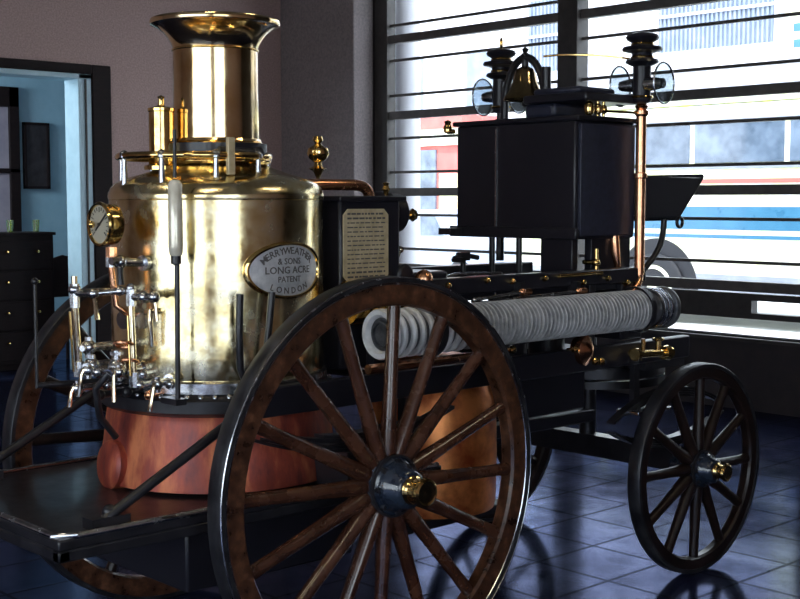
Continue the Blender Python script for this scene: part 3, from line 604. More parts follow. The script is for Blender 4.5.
part('speed_rod', B().cyl((2.0, 3.93, 1.02), (2.0, 3.93, 1.375), 0.006).ball((2.0, 3.93, 1.38), 0.012).cyl((2.0, 3.93, 1.03), (2.30, 3.86, 1.03), 0.010), 'iron')

# --- footplate, frame, diagonal stays
part('footplate', B().box((1.74, 3.31, 0.635), (3.30, 4.29, 0.668)).box((1.74, 3.31, 0.60), (3.30, 3.35, 0.636)).box((1.74, 4.25, 0.60), (3.30, 4.29, 0.636)).box((1.74, 3.31, 0.60), (1.78, 4.29, 0.636)), 'iron', bevel=0.006)
lip = [(3.28, 3.315, 0.672), (1.80, 3.315, 0.672), (1.752, 3.36, 0.672), (1.752, 4.24, 0.672), (1.80, 4.285, 0.672), (3.28, 4.285, 0.672)]
part('footplate_rim', B().tube(lip, 0.011), 'steel', label='bright rim of the rear footplate')  # bright steel stands in for the highlight along the lip
part('ash_pan', B().box((2.28, 3.47, 0.36), (3.0, 4.13, 0.60)), 'black_paint', bevel=0.01)
for ys_ in (3.375, 4.225):
    sgn = -1 if ys_ < BY else 1
    part('side_frame', B().box((2.42, ys_ - 0.022, 0.93), (4.95, ys_ + 0.022, 1.03)), 'black_paint', bevel=0.006)
    part('diagonal_stay', B().tube([(2.50, ys_ + sgn * 0.008, 0.985), (2.435, ys_ + sgn * 0.012, 0.958), (1.945, ys_ + sgn * 0.012, 0.705), (1.90, ys_, 0.672)], 0.017), 'iron')
    part('stay_bracket', B().box((1.87, ys_ - 0.03, 0.666), (2.0, ys_ + 0.03, 0.70)).ball((1.945, ys_, 0.71), 0.024), 'iron')
    part('top_rail', B().box((3.02, ys_ + sgn * -0.09 - 0.03, 1.285), (4.72, ys_ + sgn * -0.09 + 0.03, 1.35)), 'black_paint', bevel=0.006)
    for x in (3.1, 3.75, 4.35): part('frame_post', B().box((x - 0.02, ys_ + sgn * -0.09 - 0.02, 1.02), (x + 0.02, ys_ + sgn * -0.09 + 0.02, 1.30)), 'black_paint', bevel=0.004)
    # leaf spring over the rear axle
    sp = B()
    yl = 3.26 if sgn < 0 else 4.34
    for k in range(5):
        hl = 0.46 - 0.075 * k; pts = []
        n = 12
        top = [(2.83 + hl * (2 * i / n - 1), yl, 0.80 + 0.012 * k + 0.09 * ((hl * (2 * i / n - 1)) / 0.46) ** 2) for i in range(n + 1)]
        sp.rings([[(x, yl - 0.025, z), (x, yl + 0.025, z), (x, yl + 0.025, z + 0.011), (x, yl - 0.025, z + 0.011)] for x, _, z in top])
    part('leaf_spring', sp, 'iron')
for s_ in (-1, 1): part('stub_axle', B().cyl((2.845, BY + s_ * 0.70, 0.699), (2.845, BY + s_ * 0.34, 0.699), 0.034).box((2.76, min(BY + s_ * 0.58, BY + s_ * 0.33), 0.669), (2.90, max(BY + s_ * 0.58, BY + s_ * 0.33), 0.80)), 'iron')
part('cross_beam', B().box((4.55, 3.44, 1.03), (4.70, 4.16, 1.28)), 'black_paint', bevel=0.008)
part('cross_beam', B().box((3.06, 3.46, 1.29), (3.14, 4.14, 1.345)), 'black_paint', bevel=0.006)
part('deck', B().box((3.30, 3.47, 1.255), (4.70, 4.13, 1.285)), 'black_paint', bevel=0.004)

# --- engine casing with the brass instruction plate
part('engine_casing', B().box((2.985, 3.52, 1.03), (3.285, 4.02, 1.655)), 'black_paint', bevel=0.012)
part('casing_lid', B().box((2.97, 3.50, 1.645), (3.30, 4.04, 1.665)), 'black_paint', bevel=0.005)
a, c = at(343, 209, 'y', 3.516), at(388, 280, 'y', 3.516)
def chamf(x0, x1, z0, z1, k, y): return [(x0 + k, y, z0), (x1 - k, y, z0), (x1, y, z0 + k), (x1, y, z1 - k), (x1 - k, y, z1), (x0 + k, y, z1), (x0, y, z1 - k), (x0, y, z0 + k)]
ip = part('instruction_plate', B().prism(chamf(a.x, c.x, c.z, a.z, 0.022, 3.520), (0, 0, 0), (0, -0.007, 0)), 'plate_brass', bevel=0.001, label='brass instruction plate with fine engraved lines')
b = B(); nl = 15; W_ = c.x - a.x
for k in range(nl):
    z = a.z - 0.018 - (a.z - c.z - 0.036) * k / (nl - 1); x = a.x + 0.018
    while x < c.x - 0.024:
        l = min(random.uniform(0.008, 0.028), c.x - 0.018 - x); h_ = 0.0022 if 1 < k < 13 else 0.0034
        b.box((x, 3.5115, z - h_), (x + l, 3.5135, z + h_)); x += l + random.uniform(0.004, 0.009)
part('engraved_lines', b, 'engraving', ip)
q0_ = V(2.86, 3.60, 1.705)
part('steam_pipe', B().tube([(2.80, 3.66, 1.700), (2.90, 3.63, 1.705), (2.98, 3.61, 1.706), (3.10, 3.60, 1.706)] + bez((3.10, 3.60, 1.706), (3.17, 3.60, 1.708), (3.195, 3.60, 1.695), (3.20, 3.60, 1.655), 8)[1:], 0.021, 14), 'copper', label='bent copper steam pipe')
p = at(318, 180, 'y', 3.98)
part('lubricator', B().lathe([(0.022, 1.66), (0.012, 1.68), (0.008, 1.74), (0.020, 1.765), (0.040, 1.775), (0.018, 1.785), (0.014, 1.80), (0.036, 1.815), (0.045, 1.835), (0.040, 1.856), (0.018, 1.868), (0.012, 1.876), (0.022, 1.888), (0.018, 1.903), (0.001, 1.908)], (p.x, p.y, 0), seg=24), 'brass', label='ornate brass lubricator')
p = at(386, 195, 'y', 3.60)
part('oil_cup', B().lathe([(0.008, 0.0), (0.010, 0.02), (0.016, 0.03), (0.010, 0.045), (0.014, 0.055), (0.001, 0.06)], (p.x, p.y, 1.66), seg=16), 'brass')
part('brass_lagging', B().lathe([(0.05, 2.99), (0.078, 2.99), (0.082, 3.0), (0.082, 3.24), (0.078, 3.25), (0.05, 3.25)], (0, 3.50, 1.275), (1, 0, 0), 36), 'brass', label='bright brass lagging below the instruction plate')
# horizontal steam cylinder with brass end
part('steam_cylinder', B().lathe([(0.01, -0.05), (0.072, -0.05), (0.082, -0.03), (0.082, 0.02), (0.074, 0.03), (0.074, 0.075), (0.064, 0.085), (0.025, 0.09), (0.001, 0.09)], (3.30, 3.64, 1.600), (1, -0.1, 0), 28), 'black_paint')
part('cylinder_cock', B().lathe([(0.001, -0.02), (0.020, -0.02), (0.024, 0.01), (0.016, 0.018), (0.026, 0.03), (0.018, 0.045), (0.001, 0.05)], (3.385, 3.60, 1.592), (1, -0.35, 0), 18), 'brass')
part('rocker_arm', B().tube([(3.30, 3.60, 1.50), (3.34, 3.58, 1.46), (3.30, 3.57, 1.40), (3.29, 3.57, 1.33)], 0.008).ball((3.34, 3.58, 1.46), 0.014), 'pale_brass')
part('bearing_block', B().box((3.26, 3.50, 1.30), (3.52, 3.70, 1.375)).cyl((3.30, 3.50, 1.37), (3.30, 3.70, 1.37), 0.04), 'black_paint', bevel=0.01)
p = at(424, 272, 'y', 3.46)
part('bearing_cap', B().lathe([(0.001, 0), (0.034, 0), (0.034, 0.014), (0.025, 0.03), (0.010, 0.038), (0.001, 0.04)], (p.x, p.y, p.z - 0.03), seg=20), 'copper')

# --- hand crank standing on the frame
p = at(463, 285, 'y', 3.75)
hc = part('crank_post', B().cyl((p.x, 3.75, 1.28), (p.x, 3.75, 1.40), 0.012).box((p.x - 0.03, 3.735, 1.395), (p.x + 0.03, 3.765, 1.43)), 'iron', bevel=0.003)
part('crank_handle', B().tube([(p.x - 0.055, 3.75, 1.405), (p.x, 3.75, 1.42), (p.x + 0.08, 3.74, 1.405)], 0.011).cyl((p.x - 0.05, 3.76, 1.40), (p.x - 0.05, 3.70, 1.40), 0.011), 'iron', hc)
# small pump gear on the deck
for px, py, r, m, nm in ((500, 285, 0.022, 'iron', 'oil_cup'), (520, 280, 0.010, 'pale_brass', 'oil_cup'), (541, 283, 0.026, 'iron', 'oil_cup'), (553, 287, 0.012, 'copper', 'oil_cup'), (570, 274, 0.014, 'brass', 'oil_cup')):
    p = at(px, py, 'y', 3.56); part(nm, B().lathe([(r, 0), (r, 0.02), (r * 0.7, 0.03), (r * 0.8, 0.055), (0.001, 0.06)], (p.x, 3.56, 1.285), seg=16), m)
part('pump_link', B().tube([(3.5, 3.58, 1.33), (3.65, 3.58, 1.35), (3.9, 3.58, 1.345), (4.0, 3.58, 1.31), (4.05, 3.58, 1.285)], 0.010), 'steel')
part('pump_link', B().tube([(3.55, 3.66, 1.30), (3.62, 3.66, 1.34), (3.64, 3.66, 1.30)], 0.012), 'iron')
# two bright rods above the hose
for (pa, pb, tip) in (((474, 303), (522, 295), 1), ((482, 306), (578, 294), 2)):
    u, v = at(pa[0], pa[1] - 3, 'y', 3.405), at(pb[0], pb[1] - 3, 'y', 3.405)
    part('tie_rod', B().cyl(u, v, 0.0075).ball(u, 0.009), 'steel'); part('rod_nut', B().ball(v, 0.017).cyl(v, v + V(0.05, 0, 0), 0.013, seg=8), 'copper')
    part('rod_hanger', B().box((v.x - 0.012, 3.40, v.z - 0.015), (v.x + 0.012, 3.45, v.z + 0.04)), 'iron')

for px, py in ((448, 286), (487, 281), (512, 282), (545, 279), (583, 283), (608, 279), (627, 283)):
    p = at(px, py, 'y', 3.43); part('glint_knob', B().lathe([(0.013, -0.012), (0.010, 0.0), (0.013, 0.006), (0.011, 0.016), (0.001, 0.022)], (p.x, 3.436, p.z), (0, -1, 0.4), 14), 'brass')  # small brass knobs added for glints along the rail
u, v = at(560, 276, 'y', 3.425), at(602, 273, 'y', 3.425)
part('oil_pipe', B().tube([(u.x, 3.45, u.z - 0.01), (u.x, 3.425, u.z), (v.x, 3.425, v.z), (v.x + 0.02, 3.45, v.z - 0.01)], 0.0075), 'brass')
# --- driver's box seat, lamps and bell
SX0, SX1, SY0, SY1, SZ0, SZ1 = 4.28, 4.70, 3.48, 4.20, 1.48, 1.99
sb = part('seat_box', B().box((SX0, SY0 + 0.012, SZ0), (SX1, SY1, SZ1)), 'black_paint', bevel=0.008, label='big black box seat')
part('side_panel', B().box((SX0 + 0.02, SY0 - 0.004, SZ0 + 0.015), (SX1 - 0.02, SY0 + 0.014, SZ1 - 0.012)), 'seat_blue', sb, bevel=0.004, label='blue black side panel')
part('lid', B().box((SX0 - 0.012, SY0 - 0.014, SZ1), (SX1 + 0.01, SY1 + 0.02, SZ1 + 0.022)), 'black_paint', sb, bevel=0.006)
part('moulding', B().box((SX0 - 0.02, SY0 - 0.012, SZ0 + 0.0), (SX0 + 0.0, SY1 + 0.03, SZ0 + 0.05)), 'black_paint', sb, bevel=0.006)
part('light_slit', B().box((SX0 - 0.006, 3.945, SZ0 + 0.05), (SX0 + 0.0, 3.953, SZ1 - 0.02)), 'steel', sb)  # pale strip added for the light showing through a slit in the box
part('seat_board', B().box((SX0 + 0.03, SY0 - 0.02, SZ1 + 0.085), (SX1 + 0.02, 3.82, SZ1 + 0.122)), 'black_paint', sb, bevel=0.008)
part('seat_cushion', B().box((SX0 + 0.05, SY0 + 0.03, SZ1 + 0.12), (SX1 - 0.12, 3.78, SZ1 + 0.15)), 'seat_blue', sb, bevel=0.014)
part('seat_back', B().box((SX0 + 0.06, 3.66, SZ1 + 0.02), (SX1 - 0.02, 3.84, SZ1 + 0.09)), 'seat_blue', sb, bevel=0.02)
part('corner_knob', B().cyl((SX0, SY1 + 0.02, SZ1 - 0.02), (SX0, SY1 + 0.06, SZ1 - 0.02), 0.012).lathe([(0.001, -0.03), (0.018, -0.025), (0.022, 0.0), (0.014, 0.015), (0.018, 0.028), (0.001, 0.035)], (SX0, SY1 + 0.06, SZ1 + 0.0), seg=16), 'brass', sb)
part('seat_bracket', B().box((SX0 - 0.10, SY1 - 0.06, SZ0 + 0.01), (SX0 + 0.02, SY1 + 0.02, SZ0 + 0.04)), 'iron', sb)
# legs of the seat
for px in (492, 519):
    p = at(px, 260, 'x', 4.32); part('seat_leg', B().cyl((4.32, p.y, 1.28), (4.32, p.y, 1.49), 0.014), 'iron')
part('seat_riser', B().box((4.30, 3.52, 1.28), (4.34, 3.70, 1.49)), 'black_paint', bevel=0.004)
part('seat_riser', B().box((4.42, SY0 + 0.03, 1.28), (4.70, SY0 + 0.07, 1.49)), 'black_paint', bevel=0.004)
p = at(616, 258, 'y', 3.49)
part('drain_pipe', B().tube([(p.x, 3.50, 1.49), (p.x, 3.495, 1.42), (p.x + 0.01, 3.49, 1.36), (p.x + 0.02, 3.50, 1.285)], [0.020, 0.022, 0.014, 0.012]), 'copper')
p = at(598, 270, 'y', 3.44)
part('drip_cock', B().ball((p.x, 3.45, 1.38), 0.018).cyl((p.x, 3.45, 1.34), (p.x, 3.45, 1.44), 0.009).cyl((p.x, 3.45, 1.38), (p.x, 3.52, 1.38), 0.010), 'brass')
# copper lamp pole on the near front corner
LX, LY = 4.68, 3.445
pole = part('lamp_pole', B().cyl((LX, LY, 1.315), (LX, LY, 1.745), 0.023, seg=20).lathe([(0.023, 1.745), (0.030, 1.75), (0.030, 1.768), (0.023, 1.772), (0.023, 2.02), (0.032, 2.03), (0.032, 2.045), (0.022, 2.05), (0.030, 2.065), (0.022, 2.075)], (LX, LY, 0), seg=20), 'copper', label='copper lamp pole at the near corner of the box seat')
part('pole_foot', B().tube(bez((LX, LY, 1.32), (LX, LY - 0.02, 1.26), (LX - 0.10, LY - 0.0, 1.25), (LX - 0.10, LY - 0.0, 1.16), 10), 0.017), 'copper')
part('far_lamp_pole', B().cyl((LX, 4.29, 1.35), (LX, 4.29, 2.08), 0.020), 'iron')
for yl, sgn in ((LY, -1), (4.29, 1)):
    z = 2.075
    near = sgn < 0
    lp = part('carriage_lamp', B().lathe([(0.022, z), (0.040, z + 0.008), (0.046, z + 0.02), (0.046, z + 0.028), (0.040, z + 0.034), (0.040, z + 0.165), (0.058, z + 0.172), (0.075, z + 0.182), (0.070, z + 0.194), (0.052, z + 0.200), (0.046, z + 0.212), (0.046, z + 0.222), (0.086, z + 0.232), (0.090, z + 0.240), (0.084, z + 0.250), (0.052, z + 0.255), (0.046, z + 0.268), (0.068, z + 0.280), (0.074, z + 0.292), (0.066, z + 0.304), (0.040, z + 0.312), (0.001, z + 0.314)], (LX, yl, 0), seg=28), 'black_paint', label='black tiered carriage lamp with round glasses on the %s side' % ('near' if near else 'far'))
    for k in range(3):
        zz = z + (0.03, 0.205, 0.262)[k]
        part('brass_collar', B().torus((LX, yl, zz), 0.046, 0.006, seg=28, sub=8), 'brass', lp)
    for sg in (-1, 1):
        yy = yl + sg * 0.118; zc = z + 0.085
        part('lamp_glass', B().lathe([(0.087, -0.004), (0.087, 0.004), (0.001, 0.012), (0.001, 0.002)], (LX, yy, zc), (-0.11 * sg, sg, 0), 36), 'glass_lens', lp)
        part('glass_rim', B().torus((LX, yy, zc), 0.089, 0.0045, (-0.11, 1, 0), 36, 8), 'steel', lp)
        part('glass_stem', B().cyl((LX, yl + sg * 0.03, zc), (LX, yy - sg * 0.004, zc), 0.034, 0.022, 20), 'steel', lp)
    if not near:
        part('carrying_ring', B().torus((LX, yl, z + 0.338), 0.024, 0.007, (1, -1, 0), 24, 8), 'brass', lp)
# bell in its yoke
bc = at(525, 80, 'x', 4.46); by_ = bc.y
bl = part('bell', B().lathe([(0.098, 0.0), (0.101, 0.006), (0.096, 0.018), (0.084, 0.034), (0.068, 0.058), (0.056, 0.09), (0.049, 0.125), (0.040, 0.145), (0.020, 0.155), (0.014, 0.158), (0.014, 0.185), (0.001, 0.187), (0.001, 0.15), (0.036, 0.135), (0.050, 0.09), (0.062, 0.058), (0.078, 0.034), (0.092, 0.004)], (4.46, by_, 2.105), seg=40, cap=False), 'bell_shaded_brass', label='small darkened brass bell')
part('clapper', B().cyl((4.46, by_, 2.20), (4.46, by_, 2.10), 0.004).ball((4.46, by_, 2.092), 0.015), 'iron', bl)
yk = bez((4.46, by_ + 0.125, 2.01), (4.46, by_ + 0.14, 2.40), (4.46, by_ - 0.14, 2.40), (4.46, by_ - 0.125, 2.01), 24)
part('bell_yoke', B().tube(yk, 0.018).cyl((4.46, by_, 2.25), (4.46, by_, 2.31), 0.016).lathe([(0.016, 2.30), (0.022, 2.315), (0.010, 2.325), (0.016, 2.34), (0.001, 2.352)], (4.46, by_, 0), seg=14), 'iron')
part('bell_stand', B().box((4.42, by_ - 0.15, 2.008), (4.50, by_ + 0.15, 2.026)).cyl((4.46, by_ - 0.128, 2.0), (4.46, by_ - 0.128, 2.25), 0.022).cyl((4.46, by_ + 0.128, 2.0), (4.46, by_ + 0.128, 2.2), 0.018), 'iron')
part('bell_cord', B().tube(bez((4.47, by_ - 0.10, 2.30), (4.55, by_ - 0.2, 2.315), (LX, LY + 0.15, 2.30), (LX, LY + 0.03, 2.27), 12), 0.005, 6), 'brass')
# rail and brass knobs along the near edge of the seat
rl = part('seat_rail', B().cyl((4.36, SY0 + 0.005, 2.035), (LX, LY, 2.035), 0.006), 'brass')
for x, r in ((4.36, 0.024), (4.42, 0.019), (4.46, 0.016)): part('rail_knob', B().cyl((x, SY0 + 0.005, 2.0), (x, SY0 + 0.005, 2.078), 0.007).lathe([(0.001, -r * 1.5), (r * 0.8, -r * 0.9), (r, 0.0), (r * 0.8, r * 0.9), (0.001, r * 1.5)], (x, SY0 + 0.003, 2.042), seg=16), 'brass', rl)
# footboard
t0, t1 = V(4.985, 0, 1.571), V(5.175, 0, 1.76)
nrm = V(-(t1.z - t0.z), 0, t1.x - t0.x).normalized() * 0.018
fbp = [V(t0.x, 3.44, t0.z), V(t1.x, 3.44, t1.z), V(t1.x, 3.44, t1.z) + nrm, V(t0.x, 3.44, t0.z) + nrm]
fo = part('footboard', B().prism(fbp, (0, 0, 0), (0, 0.80, 0)).box((4.70, 3.46, 1.555), (4.99, 4.22, 1.578)), 'black_paint', bevel=0.004, label='sloping black footboard')
part('footboard_cheek', B().prism([(4.72, 3.44, 1.565), (4.985, 3.44, 1.571), (5.175, 3.44, 1.755), (4.72, 3.44, 1.755)], (0, 0, 0), (0, 0.02, 0)), 'black_paint', fo, bevel=0.004)
part('hook', B().torus((4.965, 3.43, 1.548), 0.022, 0.008, (0, 1, 0), 20, 8), 'iron', fo)
part('footboard_bracket', B().tube(bez((4.87, 3.45, 1.56), (4.87, 3.45, 1.45), (4.82, 3.45, 1.40), (4.71, 3.45, 1.33), 10), 0.014), 'iron')
# --- pump, copper vessel and pipes under the deck
part('pump_body', B().box((3.95, 3.56, 0.72), (4.45, 4.04, 0.935)).cyl((4.05, 3.66, 0.72), (4.05, 3.66, 1.05), 0.08).cyl((4.3, 3.66, 0.72), (4.3, 3.66, 1.05), 0.08).cyl((3.7, 3.8, 0.9), (4.0, 3.8, 0.9), 0.13, seg=28), 'black_paint', bevel=0.01)
p = at(427, 420, 'y', 3.74)
part('copper_vessel', B().lathe([(0.20, 0.36), (0.275, 0.37), (0.282, 0.40), (0.286, 0.60), (0.284, 0.72), (0.276, 0.80), (0.260, 0.87), (0.232, 0.94), (0.19, 0.985), (0.13, 1.012), (0.06, 1.022), (0.001, 1.024)], (p.x + 0.07, 3.80, 0), seg=64), 'copper_vessel', label='large domed copper air vessel')
part('vessel_cradle', B().box((p.x - 0.28, 3.60, 0.33), (p.x + 0.36, 4.0, 0.365)), 'iron')
part('cross_beam', B().box((p.x - 0.28, 3.38, 0.93), (p.x - 0.24, 4.2, 0.97)), 'iron')
part('vessel_strap', B().box((p.x - 0.24, 3.62, 0.36), (p.x - 0.21, 3.66, 0.95)), 'iron')
u, v = at(393, 370, 'y', 3.33), at(466, 354, 'y', 3.33)
part('delivery_pipe', B().tube([(u.x - 0.12, 3.33, 1.055), (v.x + 0.05, 3.33, 1.055)] + bez((v.x + 0.05, 3.33, 1.055), (v.x + 0.12, 3.33, 1.055), (v.x + 0.15, 3.38, 1.02), (v.x + 0.15, 3.40, 0.95), 6)[1:], 0.019, 14), 'copper')
vx = at(655, 353, 'y', 3.30)
dv = part('outlet_valve', B().cyl((4.47, 3.30, 0.985), (4.70, 3.30, 0.975), 0.017).lathe([(0.001, -0.02), (0.030, -0.02), (0.034, 0.01), (0.024, 0.02), (0.024, 0.035)], (4.69, 3.30, 0.975), (1, 0, 0), 20).lathe([(0.028, 0), (0.028, 0.02), (0.018, 0.025)], (4.46, 3.30, 0.985), (1, 0, 0), 20).cyl((4.63, 3.30, 0.98), (4.63, 3.30, 1.035), 0.013).cyl((4.52, 3.30, 0.985), (4.52, 3.30, 1.05), 0.010), 'brass', label='bright brass outlet valve')
part('hand_wheel', B().torus((4.63, 3.30, 1.04), 0.022, 0.006, (0, 0, 1), 20, 8), 'brass', dv)
part('outlet_stub', B().cyl((4.50, 3.30, 0.985), (4.50, 3.38, 0.985), 0.015), 'brass', dv)
p = at(588, 344, 'y', 3.33)
part('suction_cap', B().lathe([(0.001, -0.03), (0.055, -0.03), (0.062, -0.01), (0.062, 0.02), (0.045, 0.03), (0.020, 0.045), (0.001, 0.05)], (p.x, 3.36, min(p.z, 1.022)), (0.2, -1, 0), 26), 'copper')
for px, py in ((575, 350), (512, 350), (595, 362), (601, 362)):
    p = at(px, py, 'y', 3.345); part('glint_knob', B().lathe([(0.014, -0.03), (0.012, 0.0), (0.016, 0.006), (0.016, 0.016), (0.001, 0.026)], (p.x, 3.352, p.z), (0, -1, 0.3), 14), 'brass')

# --- fore carriage
part('turntable', B().lathe([(0.33, 0.80), (0.36, 0.80), (0.36, 0.835), (0.33, 0.835)], (4.77, BY, 0), seg=48, cap=False, closed=True).lathe([(0.31, 0.845), (0.36, 0.845), (0.36, 0.90), (0.31, 0.90)], (4.77, BY, 0), seg=48, cap=False, closed=True).cyl((4.77, BY, 0.5), (4.77, BY, 1.03), 0.04).box((4.62, 3.36, 0.895), (4.92, 4.24, 0.935)), 'iron')
part('front_axle', B().cyl((4.77, 3.12, 0.465), (4.77, 4.48, 0.465), 0.030).box((4.73, 3.28, 0.44), (4.81, 4.32, 0.54)), 'iron')
for ys_ in (3.34, 4.26):
    sp = B()
    for sg, z0 in ((1, 0.545), (-1, 0.795)):
        for k in range(4):
            hl = 0.42 - 0.08 * k; n = 12
            sp.rings([[(x, ys_ - 0.022, z), (x, ys_ + 0.022, z), (x, ys_ + 0.022, z + 0.010), (x, ys_ - 0.022, z + 0.010)] for x, z in [(4.77 + hl * (2 * i / n - 1), z0 + sg * (-0.0 + 0.011 * k + 0.11 * ((hl * (2 * i / n - 1)) / 0.42) ** 2 - 0.005)) for i in range(n + 1)]])
    part('elliptic_spring', sp, 'iron')
p = at(647, 409, 'y', 3.30)
st = part('mounting_step', B().box((4.44, 3.26, 0.725), (4.68, 3.38, 0.742)), 'steel', bevel=0.003)
part('step_hanger', B().box((4.54, 3.36, 0.73), (4.58, 3.385, 0.94)), 'iron', st)
part('perch', B().box((3.30, 3.76, 0.60), (4.77, 3.84, 0.66)), 'black_paint', bevel=0.006)

# --- wheels
def wheel(label, c, R, n, side, phase, hubk=1.0, wood='wheel_wood', dk=False, wid=0.036):
    """side -1: outer face looks towards -y"""
    cx, cy_, cz = c; ax = (0, side, 0)
    seg = 96; fel = (0.070 if wood == 'shaded_wheel_wood' else 0.098)
    f = B().lathe([(R - 0.018, -wid), (R - 0.018, wid), (R - fel + 0.008, wid), (R - fel, wid - 0.010), (R - fel, -wid + 0.010), (R - fel + 0.008, -wid)], c, ax, seg, False, True)
    w_ = part('wheel', f, wood, label=label, origin=c)
    part('tyre', B().lathe([(R - 0.019, -wid - 0.006), (R - 0.004, -wid - 0.006), (R, -wid), (R, wid), (R - 0.004, wid + 0.006), (R - 0.019, wid + 0.006)], c, ax, seg, False, True), 'tyre_iron', w_, origin=c)
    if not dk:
        for rr_ in (R - 0.004, R - 0.024): part('rim_highlight', B().torus((cx, cy_ + side * (wid + (0.004 if rr_ > R - 0.01 else 0.0)), cz), rr_, 0.0032, ax, seg, 6), 'steel', w_, origin=c, label='thin pale line round the rim')  # added steel rings stand in for the edge highlight and gap line
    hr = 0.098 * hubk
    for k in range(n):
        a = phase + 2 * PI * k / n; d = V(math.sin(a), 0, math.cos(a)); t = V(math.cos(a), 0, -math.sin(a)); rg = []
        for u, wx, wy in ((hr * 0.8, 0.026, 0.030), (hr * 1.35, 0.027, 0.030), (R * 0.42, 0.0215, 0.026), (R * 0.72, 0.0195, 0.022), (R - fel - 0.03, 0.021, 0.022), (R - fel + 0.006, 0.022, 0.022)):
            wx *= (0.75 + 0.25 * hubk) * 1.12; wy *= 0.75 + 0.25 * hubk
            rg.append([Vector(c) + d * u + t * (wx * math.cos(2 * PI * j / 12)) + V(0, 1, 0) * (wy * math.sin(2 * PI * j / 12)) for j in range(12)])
        part('spoke', B().rings(rg), 'shaded_wheel_wood' if dk else 'spoke_wood', w_, origin=c)
    s = hubk
    part('hub', B().lathe([(0.001, -0.14 * s), (0.060 * s, -0.14 * s), (0.066 * s, -0.10 * s), (0.082 * s, -0.06 * s), (0.100 * s, -0.045 * s), (0.104 * s, 0.0), (0.100 * s, 0.045 * s), (0.086 * s, 0.055 * s), (0.080 * s, 0.085 * s), (0.070 * s, 0.095 * s), (0.066 * s, 0.120 * s), (0.058 * s, 0.128 * s), (0.050 * s, 0.132 * s), (0.001, 0.134 * s)], c, ax, 40), 'hub_paint', w_, label='glossy blue black hub', origin=c)
    part('hub_ring', B().lathe([(0.101 * s, 0.036 * s), (0.106 * s, 0.038 * s), (0.106 * s, 0.050 * s), (0.098 * s, 0.052 * s)], c, ax, 40, False, True), 'iron', w_, origin=c)
    for k in range(8):
        a = 2 * PI * k / 8; part('hub_bolt', B().cyl((cx + 0.086 * s * math.cos(a), cy_ + side * 0.04 * s, cz + 0.086 * s * math.sin(a)), (cx + 0.086 * s * math.cos(a), cy_ + side * 0.066 * s, cz + 0.086 * s * math.sin(a)), 0.010 * s, seg=6), 'iron', w_, origin=c)
    part('hub_cap', B().lathe([(0.050 * s, 0.118 * s), (0.052 * s, 0.130 * s), (0.043 * s, 0.136 * s), (0.038 * s, 0.145 * s), (0.039 * s, 0.172 * s), (0.045 * s, 0.178 * s), (0.050 * s, 0.186 * s), (0.048 * s, 0.196 * s), (0.040 * s, 0.200 * s), (0.034 * s, 0.198 * s), (0.012 * s, 0.200 * s), (0.001, 0.200 * s)], c, ax, 32), 'brass', w_, label='brass hub cap', origin=c)
    return w_
wheel('large near rear wheel of varnished brown wood', (2.845, 3.12, 0.699), 0.699, 16, -1, math.radians(3.5), 1.0, wid=0.031)
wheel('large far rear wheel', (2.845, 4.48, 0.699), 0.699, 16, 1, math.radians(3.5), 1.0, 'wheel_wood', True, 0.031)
wheel('small dark near front wheel', (4.765, 3.18, 0.467), 0.467, 12, -1, math.radians(2), 0.8, 'shaded_wheel_wood', True, 0.025)
wheel('small dark far front wheel', (4.77, 4.42, 0.467), 0.467, 12, 1, math.radians(2), 0.8, 'shaded_wheel_wood', True, 0.030)

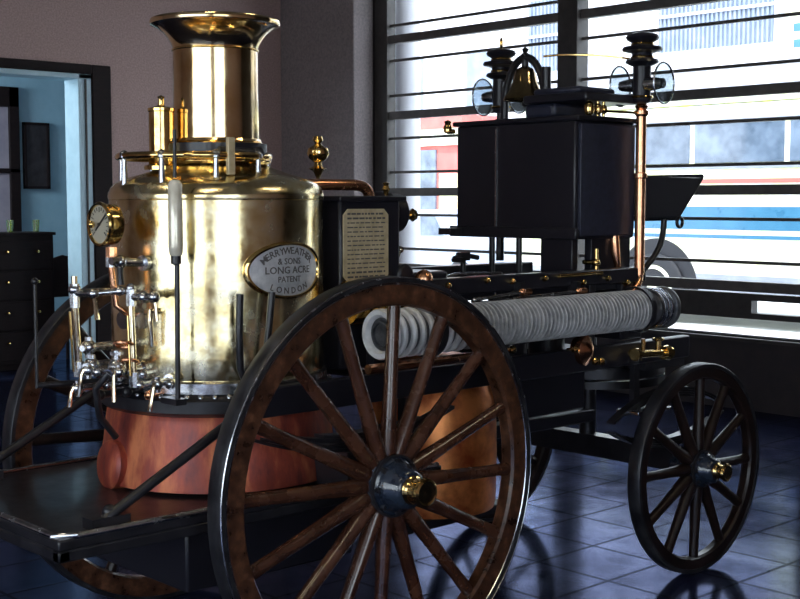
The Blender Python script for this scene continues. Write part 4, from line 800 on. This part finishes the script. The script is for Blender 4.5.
# ============================================================ SUCTION HOSE carried along the near side
HY, HZ, HR = 3.325, 1.176, 0.087
prof = []
x = 3.435
while x < 4.51:
    prof += [(HR - 0.020, x), (HR - 0.003, x + 0.002), (HR, x + 0.005), (HR - 0.003, x + 0.008), (HR - 0.020, x + 0.010)]; x += 0.0235
hs = obj('suction_hose', B().lathe([(0.04, 3.435)] + prof + [(0.04, x)], (0, HY, HZ), (1, 0, 0), 44), 'hose_canvas')
tag(hs, 'ribbed grey suction hose lying along the near side of the fire engine', 'hose')
pr2 = [(0.062, 3.010), (0.070, 2.997), (0.086, 2.995), (0.091, 3.003), (0.091, 3.020), (0.084, 3.028), (0.062, 3.028)]
xx = 3.040
while xx < 3.40:
    pr2 += [(0.062, xx), (0.084, xx + 0.001), (0.090, xx + 0.008), (0.089, xx + 0.018), (0.082, xx + 0.025), (0.062, xx + 0.026)]; xx += 0.046
pr2 += [(0.058, xx), (0.058, 3.05), (0.050, 3.04)]
obj('hose_end', B().lathe(pr2, (0, HY, HZ), (1, 0, 0), 44, False, True), 'hose_end', hs, label='pale stepped open end')
obj('inner_tube', B().lathe([(0.05, 3.03), (0.072, 3.03), (0.072, 4.52), (0.05, 4.52)], (0, HY, HZ), (1, 0, 0), 40), 'hose_dark', hs, label='dark rubber tube between the ribs')
obj('end_cap', B().lathe([(0.062, 3.015), (0.050, 3.018), (0.047, 3.004), (0.040, 3.004), (0.038, 3.02), (0.001, 3.026), (0.001, 3.05), (0.062, 3.05)], (0, HY, HZ), (1, 0, 0), 36), 'hose_dark', hs)
xe = 4.54
obj('coupling', B().lathe([(0.05, xe), (0.080, xe), (0.084, xe + 0.02), (0.076, xe + 0.03), (0.076, xe + 0.135), (0.09, xe + 0.14), (0.094, xe + 0.15), (0.09, xe + 0.165), (0.05, xe + 0.165)], (0, HY, HZ), (1, 0, 0), 40), 'hose_dark', hs, label='dark stepped metal coupling')
for d_ in (0.04, 0.072, 0.104): obj('coupling_ring', B().lathe([(0.074, xe + d_), (0.087, xe + d_ + 0.002), (0.089, xe + d_ + 0.008), (0.087, xe + d_ + 0.014), (0.074, xe + d_ + 0.016)], (0, HY, HZ), (1, 0, 0), 40, False, True), 'steel', hs)
obj('coupling_spout', B().lathe([(0.045, 0), (0.030, 0.02), (0.026, 0.06), (0.036, 0.08), (0.001, 0.085)], (xe + 0.16, HY, HZ), (1, 0, 0), 24), 'steel', hs)
# iron straps of the engine that carry it
for x in (3.235, 4.50):
    part('hose_bracket', B().lathe([(HR + 0.007, -0.014), (HR + 0.014, -0.014), (HR + 0.014, 0.014), (HR + 0.007, 0.014)], (x, HY, HZ), (1, 0, 0), 40, False, True).box((x - 0.014, HY + 0.098, HZ - 0.02), (x + 0.014, 3.44, HZ + 0.02)), 'iron')
